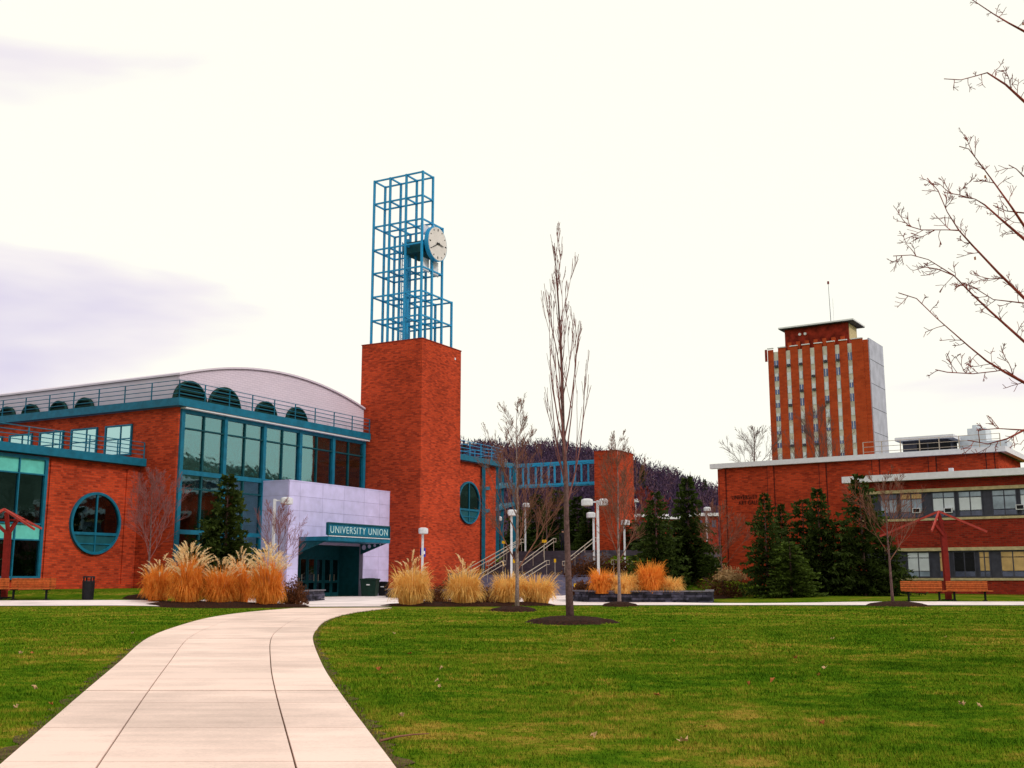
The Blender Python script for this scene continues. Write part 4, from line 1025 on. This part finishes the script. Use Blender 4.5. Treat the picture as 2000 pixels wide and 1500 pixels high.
bare_tree("young_tree", 1210, 1182, 45.0, 850, "bare young tree in front of the stone planter", BARKP, TWIGT, .25, 22, .58, OB, 11, .07, 0, (.28, .42))
bare_tree("young_tree", 1413, 1168, 53.0, 990, "small bare vase shaped tree right of the stone planter", BARK, TWIGT, .30, 14, .75, OV, 14, .055, -.02, (.4, .62))
bare_tree("young_tree", 1744, 1180, 46.5, 930, "small bare tree in mulch ring left of right benches", BARK, TWIGT, .30, 11, .72, OV, 21, .062, -.02, (.38, .6))
bare_tree("young_tree", 287, 1166, 47.0, 925, "bare reddish young tree against the brick corner at left", BARK, TWIGP, .28, 18, .58, OV, 31, .06, 0, (.36, .55))
bare_tree("young_tree", 545, 1165, 54.0, 985, "small dark bare shrub tree in front of silver entrance", BARK, TWIGP, .22, 12, .72, OV, 41, .05, -.04, (.42, .62))
bare_tree("young_tree", 1068, 1075, 88, 930, "thin tan bare tree at the stair top behind the rails", BARK, TWIGT, .2, 14, .6, OB, 43, .06, 0, (.35, .5), zbase=3.4)
bare_tree("background_tree", 1478, 950, 150, 832, "bare tree behind the gallery roof left of the tower block", BARK, BARK, .45, 12, .8, dict(OV, minr=.013), 51, .28, -.01, (.3, .45), zbase=4)
bare_tree("background_tree", 1605, 960, 170, 800, "bare tree in front of the distant tower block", BARK, BARK, .45, 14, .6, dict(OV, minr=.013), 55, .3, 0, (.3, .45), zbase=4)
bare_tree("background_tree", 1265, 1060, 92, 955, "brown twiggy bare tree right of the brick pillar", BARK, BARKR, .15, 16, .6, dict(OV, minr=.014), 57, .08, 0, (.4, .6))
bare_tree("background_tree", 930, 1070, 82, 935, "thin pale bare tree before the round window by the tower", BARK, TWIGT, .2, 12, .6, OB, 59, .05, .0, (.35, .5), zbase=1.5)
for px, py, rw_, s in ((1113, 1217, 1.15, 1), (1004, 1194, .85, 2), (1209, 1184, .75, 3), (1398, 1169, .9, 4), (1752, 1183, 1.25, 5), (287, 1168, .9, 6)):
    p = onground(px, py); mound("mulch_bed", p.x, p.y, rw_, rw_ * 1.1, .15, MULCH, s)
mound("mulch_bed", at(430, 1180, 44.8).x, 44.6, 3.1, 1.7, .16, MULCH, 8); mound("mulch_bed", at(545, 1180, 44.8).x - .2, 44.3, 1.6, 1.0, .10, MULCH, 9)
mound("mulch_bed", at(880, 1184, 45.4).x, 45.6, 3.0, 1.2, .12, MULCH, 10); mound("mulch_bed", at(1000, 1184, 45.4).x, 46.0, 1.9, 1.1, .12, MULCH, 12)

# foreground tree whose branches reach in from the right
def edge_tree():
    rg = random.Random(77); Y0 = 13.0; base = Vector((8.3, Y0, gz(8.3, Y0)))
    e = empty("foreground_tree", base, 0, "bare reddish tree reaching in from the right picture edge", "tree")
    tp = [Vector((8.3 + .05 * math.sin(z), Y0 + .06 * math.cos(z * .7), z)) for z in (base.z - .1, .8, 2, 3.3, 4.6, 6, 7.5, 9, 10.6)]
    MB().tube([p - base for p in tp], [.24, .19, .175, .16, .14, .115, .09, .06, .02], 10).build("trunk", BARK, e, smooth=True)
    paths = [([(2345, 420), (2150, 165), (2000, 61), (1970, 45), (1940, 27), (1895, -3), (1860, -30)], 13.3),
             ([(2345, 560), (2150, 330), (2000, 198), (1964, 165), (1928, 142), (1907, 148), (1877, 156), (1844, 154)], 12.6),
             ([(2345, 900), (2130, 610), (2000, 441), (1976, 405), (1946, 363), (1916, 322), (1892, 291), (1874, 286)], 13.0),
             ([(2345, 860), (2130, 590), (2000, 467), (1957, 430), (1923, 400), (1905, 389), (1870, 380), (1845, 376)], 12.2),
             ([(2345, 920), (2130, 705), (2000, 582), (1950, 533), (1900, 480), (1873, 450), (1850, 414), (1832, 372), (1811, 348)], 12.8),
             ([(2345, 950), (2150, 800), (2000, 667), (1933, 607), (1897, 573), (1863, 538), (1813, 507), (1780, 498), (1745, 500)], 13.4),
             ([(2345, 945), (2150, 825), (2000, 747), (1963, 727), (1927, 705), (1893, 677), (1830, 622), (1790, 583), (1755, 572)], 12.4),
             ([(2000, 747), (1963, 722), (1945, 725), (1900, 730), (1850, 727), (1827, 722)], 12.4),
             ([(2345, 1000), (2140, 900), (2000, 840), (1967, 857), (1930, 867), (1890, 860)], 12.0), ([(2000, 840), (1950, 837), (1907, 840)], 12.05),
             ([(1873, 450), (1850, 449), (1800, 449), (1770, 440)], 12.8), ([(1863, 538), (1830, 525), (1795, 520)], 13.4), ([(2000, 592), (1940, 585), (1900, 560), (1880, 552)], 12.9), ([(2000, 416), (1965, 412), (1940, 401)], 13.0), ([(2000, 345), (1985, 330), (1970, 322)], 13.1)]
    br = MB(); tw = dict(up=.15, spread=.85, kids=(4, 4), ratio=.5, wob=.16, minr=.0035)
    lv = MB()
    for pth_, Y in paths:
        m = len(pth_); P = []
        for k, (a, b) in enumerate(pth_):
            yy = Y0 + (Y - Y0) * min(1, k / 2.0) if pth_[0][0] > 2300 else Y
            P.append(at(a, b, yy + .12 * math.sin(a * .05)) - base)
        sec = pth_[0][0] <= 2300
        r0 = .030 if not sec else .009
        R = [max(.0055, r0 * (1 - .98 * (k / (m - 1)) ** .62)) for k in range(m)]
        br.tube(P, R, 6, cap=False)
        for k in range(m - 1):
            if P[k].x + base.x > at(2120, 500, Y).x: continue
            seg = (P[k + 1] - P[k]); ns = max(1, int(seg.length / .095))
            for q in range(ns):
                t = (q + rg.random()) / ns; c = P[k].lerp(P[k + 1], t); dd = seg.normalized()
                if rg.random() < .15: continue
                s = dd.cross(Vector((rg.gauss(0, .5), 1, rg.gauss(0, .6)))).normalized() * rg.choice((-1, 1))
                grow(br, rg, c, (dd * .55 + s * .8), rg.uniform(.08, .30), .0048, 1, tw)
                if rg.random() < .10: grow(br, rg, c, (dd * .75 + s * .6), rg.uniform(.16, .38), .006, 2, dict(tw, spread=.7, kids=(3, 4)))
                if rg.random() < .022:
                    c2 = c + s * .08
                    lv.add([c2, c2 + Vector((.028, .01, .012)), c2 + Vector((.034, .02, -.028)), c2 + Vector((.006, .01, -.034))], [(0, 1, 2, 3)])
    br.build("branches", BARKR, e, fix=False); lv.build("dry_leaves", DRYL, e, fix=False)['kind'] = 'stuff'
edge_tree()

# ornamental grasses
def reed_mesh(seed, H, R, n, droop, w=.022):
    rg = np.random.RandomState(seed); co = []; tr = []; S_ = 7; t = np.linspace(0, 1, S_)
    for i in range(n):
        az = rg.rand() * 6.283; c, s = math.cos(az), math.sin(az); q = rg.rand(); r0 = R * .48 * math.sqrt(rg.rand())
        if q < .30:                          # low skirt falling to the ground
            L_ = H * rg.uniform(.30, .60); r = r0 + R * rg.uniform(.35, .62) * t ** 1.1; z = L_ * (2.3 * t - rg.uniform(1.7, 2.2) * t * t)
        elif q < .30 + .45 * droop:          # arching blades
            L_ = H * rg.uniform(.52, .98); r = r0 + R * rg.uniform(.25, .70) * t ** 1.4; z = L_ * (1.55 * t - rg.uniform(.55, 1.15) * t ** 2.4)
        else:                                # upright core
            L_ = H * rg.uniform(.60, 1.03) * (1 - .38 * (r0 / (R * .48)) ** 2); r = r0 + R * rg.uniform(.02, .30) * t ** 1.8; z = L_ * t
        x = r * c + .03 * rg.randn() * t; y = r * s + .03 * rg.randn() * t; ww = w * (1 - .8 * t) * rg.uniform(.5, 1.2); o = len(co); th = rg.rand() * 3.14
        for k in range(S_):
            co.append((x[k] - ww[k] * math.cos(th), y[k] - ww[k] * math.sin(th), z[k])); co.append((x[k] + ww[k] * math.cos(th), y[k] + ww[k] * math.sin(th), z[k]))
        for k in range(S_ - 1): tr += [(o + 2 * k, o + 2 * k + 1, o + 2 * k + 3), (o + 2 * k, o + 2 * k + 3, o + 2 * k + 2)]
    return co, tr
def plume_mesh(seed, H, R, n, size, lean=.75):
    rg = np.random.RandomState(seed); co = []; tr = []
    for i in range(n):
        az = rg.rand() * 6.283; f = math.sqrt(rg.rand()); rr = R * f; zt_ = H * rg.uniform(.80, 1.12) * (1 - .34 * f * f)
        b = np.array([rr * math.cos(az), rr * math.sin(az), zt_]); tilt = np.array([math.cos(az) * lean * f + .12 * rg.randn(), math.sin(az) * lean * f + .12 * rg.randn(), 1.0]); tilt /= np.linalg.norm(tilt)
        o = len(co); st0 = b * [.4, .4, .3]; co += [tuple(st0 - [.007, 0, 0]), tuple(st0 + [.007, 0, 0]), tuple(b)]; tr.append((o, o + 1, o + 2))
        L_ = size * rg.uniform(.55, 1.25); bend = np.array([math.cos(az), math.sin(az), -.5]) * L_ * .35
        for q in range(60):
            t = rg.rand(); a2 = rg.rand() * 6.283; wd = L_ * .24 * math.sin(math.pi * min(.97, t * .85 + .12)) * rg.uniform(.5, 1.1) + .01; c = b + tilt * L_ * t + bend * t * t; d = np.array([math.cos(a2), math.sin(a2), .7]); p = c + d * wd
            sd_ = np.array([-math.sin(a2), math.cos(a2), 0]) * .014; o = len(co); co += [tuple(c - sd_), tuple(c + sd_), tuple(p)]; tr.append((o, o + 1, o + 2))
    return co, tr
def reed(px, py, Y, H, R, label, seed, mat, n=1000, droop=1.0, plumes=30, psize=.42, group="ornamental grass clumps", w=.022, prad=.6):
    p = at(px, py, Y); e = empty("ornamental_grass", (p.x, p.y, gz(p.x, p.y) + .05), 0, label, "ornamental grass", group)
    co, tr = reed_mesh(seed, H, R, n, droop, w); tri_mesh("blades", co, tr, mat, e)
    if plumes: co, tr = plume_mesh(seed + 1, H, R * prad, plumes, psize); tri_mesh("plumes", co, tr, PLUME, e)
k = 44.8 / 2183
reed(308, 1177, 45.9, 74 * k, .78, "leftmost russet grass clump of the bed by the brick corner", 1, REED, 1900, .9, 26, .36, prad=.8)
reed(364, 1181, 44.5, 98 * k, .80, "tall russet grass clump with the highest cream plumes", 2, REED, 2300, .75, 70, .46, prad=.8)
reed(428, 1181, 44.9, 78 * k, .82, "russet grass clump in the middle of the left bed", 3, REED, 2200, .85, 40, .36, prad=.85)
reed(467, 1177, 46.3, 90 * k, .66, "russet grass clump behind the middle of the left bed", 4, REED, 1800, .7, 45, .40, prad=.8)
reed(521, 1182, 44.4, 96 * k, .80, "russet grass clump with a fan of cream plumes by the path", 5, REED, 2300, .75, 75, .48, prad=.85)
reed(803, 1184, 45.3, 88 * k, .98, "drooping straw grass clump nearest the entrance plaza", 6, REEDS, 1300, 1.15, 30, .34, w=.024, prad=.5)
reed(906, 1184, 45.6, 82 * k, .95, "drooping straw grass clump in front of the brick tower", 7, REEDS, 1250, 1.2, 26, .32, w=.024, prad=.5)
reed(992, 1184, 46.0, 72 * k, .84, "straw grass clump directly behind the pale slim trunk", 8, REEDS, 1100, 1.3, 6, .25, w=.024)
reed(1048, 1182, 46.6, 68 * k, 1.0, "rounded straw grass clump left of the tall tree", 9, REEDS, 1200, 1.4, 0, w=.024)
def in_planter(px, H, R, lb, sd, mat, n=900):
    p = at(px, 1158, 50.9); e = empty("ornamental_grass", (p.x, p.y, gz(p.x, p.y) + .40), 0, lb, "ornamental grass", "ornamental grass clumps")
    co, tr = reed_mesh(sd, H * 1.06, R * 1.08, int(n * 1.3), 1.35, .022); tri_mesh("blades", co, tr, mat, e)
kk = 51 / 2183
in_planter(1176, 52 * kk, .65, "russet grass at the left end of the stone planter", 21, REED); in_planter(1217, 46 * kk, .85, "straw grass second from left in the stone planter", 22, REEDS)
in_planter(1272, 66 * kk, .72, "tallest russet grass dome in the stone planter", 23, REED, 1300); in_planter(1312, 36 * kk, .62, "short straw grass at the right of the planter", 24, REEDS)

# shrubs made of many small leaves on stems
def shrub(px, py, Y, rx_, ry_, h, mat, label, seed, n=2600, s=.05, name="shrub", zoff=0.0):
    p = at(px, py, Y); e = empty(name, (p.x, p.y, gz(p.x, p.y) + zoff), 0, label, "shrub", None); rg = np.random.RandomState(seed); co = []; tr = []
    ph = rg.rand(6) * 6
    for i in range(n):
        d = rg.randn(3); d[2] = abs(d[2]) * .9; d /= np.linalg.norm(d); f = rg.rand() ** .45; az = math.atan2(d[1], d[0]); f *= .85 + .18 * math.sin(3 * az + ph[0]) + .12 * math.sin(7 * az + 5 * d[2] + ph[1])
        c = np.array([d[0] * rx_ * f, d[1] * ry_ * f, .06 + d[2] * h * f]); a = rg.randn(3) * s; b = rg.randn(3) * s; o = len(co); co += [tuple(c), tuple(c + a), tuple(c + b)]; tr.append((o, o + 1, o + 2))
    tri_mesh("foliage", co, tr, mat, e)
    mb = MB(); r2 = random.Random(seed)
    for q in range(9):
        az = r2.random() * 6.28; mb.tube([(0.05 * math.cos(az), .05 * math.sin(az), -.05), (rx_ * .35 * math.cos(az), ry_ * .35 * math.sin(az), h * .5), (rx_ * .6 * math.cos(az), ry_ * .6 * math.sin(az), h * .85)], [.02, .013, .005], 4)
    mb.build("stems", BARK, e, fix=False)
shrub(572, 1176, 46.2, .75, .7, 1.15, SHRUB, "brown twiggy rounded shrub at right end of left bed", 61)
shrub(852, 1176, 48, .9, .7, .75, SHRUB, "dark low shrub between two straw grass clumps", 62); shrub(950, 1176, 48.5, .7, .7, .75, SHRUB, "dark low shrub behind the straw clumps left of pale trunk", 63)
shrub(1140, 1156, 52.8, .7, .6, .75, SHRUB, "dark low shrub at the stone planter's left end", 64, zoff=.25)
shrub(1425, 1095, 60, 1.05, .8, .75, PALEB, "pale tan leafy bush before the gallery corner", 65, 1500, .06, zoff=.9)
shrub(1415, 1135, 60.5, 2.0, 1.2, 1.3, SHRUB, "dark brown bank of bush under the pale bush", 66, 3800)
shrub(1180, 1090, 72, 3.0, 1.5, 1.6, SHRUB, "brown bank shrubs below the brick pillar", 67, 5000, .09); shrub(880, 1130, 70.5, 1.5, .8, .8, SHRUB, "dark shrub on bank beside the brick tower base", 68, 2500, .06)

# evergreens
def fir_mesh(seed, H, R, lev=30, per=13, power=.8):
    rg = np.random.RandomState(seed); co = []; tr = []
    for l in range(lev):
        t = (l + rg.rand() * .7) / lev; z0 = H * (.03 + .95 * t); rad = R * (1 - t) ** power * (1 + .22 * rg.randn() * .6) + .06
        for q in range(max(5, int(per * (1 - .5 * t)))):
            az = rg.rand() * 6.283; ln = rad * rg.uniform(.55, 1.15); c, s = math.cos(az), math.sin(az); ns = max(4, int(ln / .13))
            rise = rg.uniform(-.12, .32)
            for k_ in range(ns):
                f = (k_ + .5 + .4 * rg.rand()) / ns; x = ln * f; z = z0 + ln * (rise * f - .30 * f * f) + .22 * ln * max(0, f - .75) * 2
                for sg in (-1, 1):
                    w = (.13 + .20 * ln * (1 - f) * .5) * rg.uniform(.6, 1.3); fw_ = .16 * rg.uniform(.6, 1.4)
                    p0 = (x * c, x * s, z); p1 = ((x + fw_) * c - sg * w * s, (x + fw_) * s + sg * w * c, z - .05 + .10 * rg.randn()); p2 = ((x + fw_ * 1.5) * c - sg * .03 * s, (x + fw_ * 1.5) * s + sg * .03 * c, z + .02 + .06 * rg.randn())
                    o = len(co); co += [p0, p1, p2]; tr.append((o, o + 1, o + 2))
    return co, tr
FM = {}
def fir(px, py, Y, top, wpx, label, kind=0, mat=FIR, zbase=None):
    p = at(px, py, Y); z0 = gz(p.x, p.y) if zbase is None else zbase; zt_ = at(px, top, Y).z; H = zt_ - z0; R = wpx * .53 * Y / 2183
    e = empty("evergreen_tree", (p.x, p.y, z0 - .02), random.Random(px).random() * 6, label, "evergreen", "evergreen trees")
    key = (kind, mat.name)
    if key not in FM:
        co, tr = fir_mesh(100 + kind, 6.0, 2.0, (34, 30, 26)[kind], (16, 14, 15)[kind], (.85, .7, .55)[kind]); o = tri_mesh("crown", co, tr, mat, e); mb = MB().tube([(0, 0, -.05), (0, 0, 2), (0, 0, 5.8)], [.12, .09, .01], 7).build("trunk", BARK, e); FM[key] = (o, mb)
    else:
        for s in FM[key]: c = s.copy(); COL.objects.link(c); c.parent = e
    e.scale = (R / 1.9, R / 1.9, H / 6.05)
for a in [(436, 1168, 55.2, 918, 145, "dark evergreen standing before the glass front of the union", 0), (1284, 1152, 66, 955, 110, "dark evergreen left of the tall narrow evergreen", 1), (1348, 1150, 68, 925, 120, "tall dark evergreen with narrow top left of gallery", 0),
          (1310, 1150, 70, 1010, 150, "low broad evergreen filling the gap behind the planter", 2), (1500, 1156, 58.5, 958, 95, "dark evergreen in front of the gallery lettering", 1), (1532, 1150, 62.5, 978, 75, "narrow pointed evergreen in front of the gallery wall", 0),
          (1575, 1154, 61, 965, 100, "evergreen behind the lighter young evergreen", 2), (1606, 1155, 59.5, 945, 110, "tall evergreen in the middle of the gallery wall", 0), (1690, 1158, 58.0, 920, 130, "tallest dark evergreen at the left end of classroom wing", 1),
          (1648, 1156, 59, 1010, 110, "low dark evergreen left of the tallest evergreen", 2), (1735, 1156, 58, 1040, 90, "low evergreen under the classroom wing windows", 2)]: fir(*a)
fir(1546, 1158, 57.0, 1052, 105, "lighter green young evergreen low before the gallery", 2, FIRL)
for i, (px, top, Y, w) in enumerate(((1010, 985, 108, 80), (1048, 962, 112, 90), (1090, 950, 110, 90), (1128, 965, 106, 90), (1150, 990, 103, 70), (1250, 1010, 100, 90))):
    fir(px, 1080, Y, top, w, ("dark evergreen leftmost under the truss", "dark evergreen under the truss behind yellow plate", "tallest dark evergreen behind the person", "dark evergreen under truss right of the tall tree", "small dark evergreen beside the brick pillar", "dark evergreen behind right edge of the brick pillar")[i], i % 3, FIR, 3.4)

# wooded hill behind
def ridge(x): return np.interp(x, [-900, -400, -150, -25, 24, 57, 71, 83, 95, 180, 400, 900], [95, 95, 72, 53, 47, 40, 37, 33, 30, 22, 18, 30])
def hillz(x, y): return 3 + ridge(x) * ss(300, 520, y) - 4 * (y < 305) + 3.0 * np.sin(x * .045) * ss(350, 500, y)
hl = grid_sheet("hill", np.linspace(-900, 900, 90), np.concatenate([np.linspace(300, 520, 22), np.linspace(560, 1200, 6)]), hillz, HILLG); tag(hl, kind='structure')
def hill_wood():
    rg = np.random.RandomState(5); n = 3000; x = rg.uniform(-75, 150, n); y = rg.uniform(330, 545, n); z = hillz(x, y); co = []; tr = []
    for i in range(n):                       # round bare crowns: a haze of short twigs round each stem
        H = rg.uniform(8, 14); R = H * rg.uniform(.26, .40); m = 72; d = rg.randn(m, 3); d /= np.linalg.norm(d, axis=1)[:, None]; f = rg.rand(m) ** .4
        c = np.array([x[i], y[i], z[i] + H * .62]) + d * f[:, None] * np.array([R, R, H * .36]); tip = c + (d * .7 + rg.randn(m, 3) * .45 + [0, 0, .55]) * rg.uniform(.5, 1.4, m)[:, None]
        sd_ = rg.randn(m, 3) * .17; o = len(co); k_ = np.stack([c - sd_, c + sd_, tip], 1).reshape(-1, 3); co.extend(map(tuple, k_)); tr.extend((o + 3 * q, o + 3 * q + 1, o + 3 * q + 2) for q in range(m))
        o = len(co); co += [(x[i] - .22, y[i], z[i] - .5), (x[i] + .22, y[i], z[i] - .5), (x[i], y[i], z[i] + H * .7)]; tr.append((o, o + 1, o + 2))
    w = tri_mesh("hill_wood", co, tr, HILLW); tag(w, "purple brown bare wood covering the far hillside", "wood", kind='stuff')
hill_wood()
for i, (px, py, Y, lb) in enumerate(((906, 868, 470, "dark pine on the hill crest just right of the tower"), (1254, 906, 430, "dark pine on the hill crest right of the brick pillar"), (1345, 928, 440, "dark pine on the hillside left of gallery"), (1376, 934, 450, "dark pine on hillside beside the gallery roof corner"))):
    p = at(px, py, Y); e = empty("hill_pine", (p.x, p.y, float(hillz(p.x, p.y))), i, lb, "pine"); H = p.z - e.location.z
    for s in FM[(0, FIR.name)]: c = s.copy(); COL.objects.link(c); c.parent = e
    e.scale = (1.5, 1.5, H / 6)

# lawn blades: short turf, thick near the viewer
def poly_mask(x, y, poly):
    ins = np.zeros(len(x), bool); n = len(poly)
    for i in range(n):
        x0, y0 = poly[i]; x1, y1 = poly[(i + 1) % n]
        c = ((y0 > y) != (y1 > y)) & (x < (x1 - x0) * (y - y0) / (y1 - y0 + 1e-12) + x0); ins ^= c
    return ins
WALKP = [tuple(a.lerp(b, .013).xy) for a, b in zip(LE, RE)] + [tuple(b.lerp(a, .013).xy) for a, b in reversed(list(zip(LE, RE)))]
def turf():
    rg = np.random.RandomState(9); X = []; Y = []; Hh = []; Ww = []
    for y0, y1, dens, h, w in ((5.5, 11, 3200, .028, .0042), (11, 17, 1500, .030, .007), (17, 27, 500, .034, .012), (27, 50, 110, .036, .022)):
        xm = y1 * .52; n = int((y1 - y0) * 2 * xm * dens); x = rg.uniform(-xm, xm, n); y = rg.uniform(y0, y1, n); k_ = np.abs(x) < y * .50 + .5
        X.append(x[k_]); Y.append(y[k_]); Hh.append(np.full(k_.sum(), h)); Ww.append(np.full(k_.sum(), w))
    x, y, h, w = map(np.concatenate, (X, Y, Hh, Ww))
    keep = ~poly_mask(x, y, WALKP) & ~poly_mask(x, y, pz) & ~((y > 42.3 + np.where(x > 0, 3.2, 0)) & (y < 49))
    x, y, h, w = x[keep], y[keep], h[keep], w[keep]; n = len(x)
    cl = np.sin(x * 1.7 + 2 * np.sin(y * .9)) * np.sin(y * 1.3 + 1.5 * np.sin(x * 1.1)); h = h * rg.uniform(.5, 1.3, n) * (1 + .35 * cl)
    z = ground(x, y); az = rg.rand(n) * 6.283; ln = rg.uniform(.1, 1.0, n) * h; b = np.stack([x, y, z - .004], 1); s_ = np.stack([np.cos(az), np.sin(az), 0 * az], 1) * w[:, None]
    t_ = b + np.stack([np.cos(az + 1.3) * ln, np.sin(az + 1.3) * ln, h], 1)
    co = np.stack([b - s_, b + s_, t_], 1).reshape(-1, 3); tri_ = np.arange(3 * n).reshape(-1, 3)
    o = tri_mesh("lawn_grass", co, tri_, BLADE); tag(o, "short green and straw turf of the lawn", "grass", kind='stuff')
turf()
# fallen leaves and a twig on the lawn
lf = [(1613, 1313, 1), (1600, 1327, 0), (1627, 1253, 1), (1160, 1452, 1), (1606, 1427, 0), (770, 1242, 1), (800, 1283, 0), (862, 1313, 1), (853, 1338, 1), (858, 1350, 1), (784, 1411, 1), (40, 1282, 1), (62, 1281, 0), (32, 1392, 1), (98, 1387, 0), (65, 1354, 1), (258, 1241, 1), (1880, 1386, 1), (1915, 1390, 1), (1375, 1432, 0), (1336, 1462, 1), (1462, 1345, 0), (1510, 1338, 0), (1285, 1368, 0), (1848, 1249, 1), (1555, 1292, 0), (1315, 1257, 0), (740, 1315, 0)]
for i, (px, py, pale) in enumerate(lf):
    rg = random.Random(i); p = onground(px, py); s = rg.uniform(.02, .04); mb = MB(); n = 10; vs = [(0, 0, .012)]
    for q in range(n):
        t = 2 * math.pi * q / n; r = s * (1.2 if q % 2 == 0 else .65) * rg.uniform(.8, 1.2); vs.append((r * math.cos(t), r * .8 * math.sin(t), rg.uniform(0, .045)))
    mb.add(vs, [(0, 1 + q, 1 + (q + 1) % n) for q in range(n)]); o = mb.build("fallen_leaf", PALEL if pale else DRYL)
    o.location = (p.x, p.y, p.z + .035); o.rotation_euler = (rg.uniform(-.3, .3), rg.uniform(-.3, .3), rg.random() * 6)
    tag(o, "pale curled fallen leaf lying on the grass" if pale else "dark brown fallen leaf lying on the grass", "leaf", "pale fallen leaves on the lawn" if pale else "dark fallen leaves on the lawn")
pt = [onground(742, 1460), onground(775, 1451), onground(805, 1447), onground(838, 1445)]
tag(MB().tube([p + Vector((0, 0, .04)) for p in pt], [.009, .008, .006, .003], 5).build("fallen_twig", TWIGT), "long thin twig lying on the grass beside the path", "twig")

# unseen wooded hill to the east, added for the glass front to mirror
HILLE = leaf_mat("added_east_wood", [(.3, (.015, .030, .022)), (.5, (.06, .085, .060)), (.7, (.16, .20, .16))], .03, trans=0)
he = grid_sheet("hill", np.linspace(420, 1100, 30), np.linspace(-500, 900, 50), lambda x, y: 1 + 112 * ss(430, 700, x) * (.8 + .2 * np.sin(y * .013)) + 7 * np.sin(y * .07) * np.sin(x * .06), HILLE); tag(he, kind='structure')
# blue emergency call box on the tower
cb = empty("emergency_call_box", uw(TA + 0.25, TB - .03, 0), UROT, "small blue emergency call box on the brick tower corner", "call box")
zc = hz(820, 1078, (0, 69))
MB().box(-.17, .17, -.16, 0, zc - .3, zc + .25).build("housing", M("call_box_blue", (.02, .03, .30), .4, .1), cb); MB().box(-.08, .08, -.175, -.162, zc - .12, zc + .05).build("speaker", WHITEP, cb)
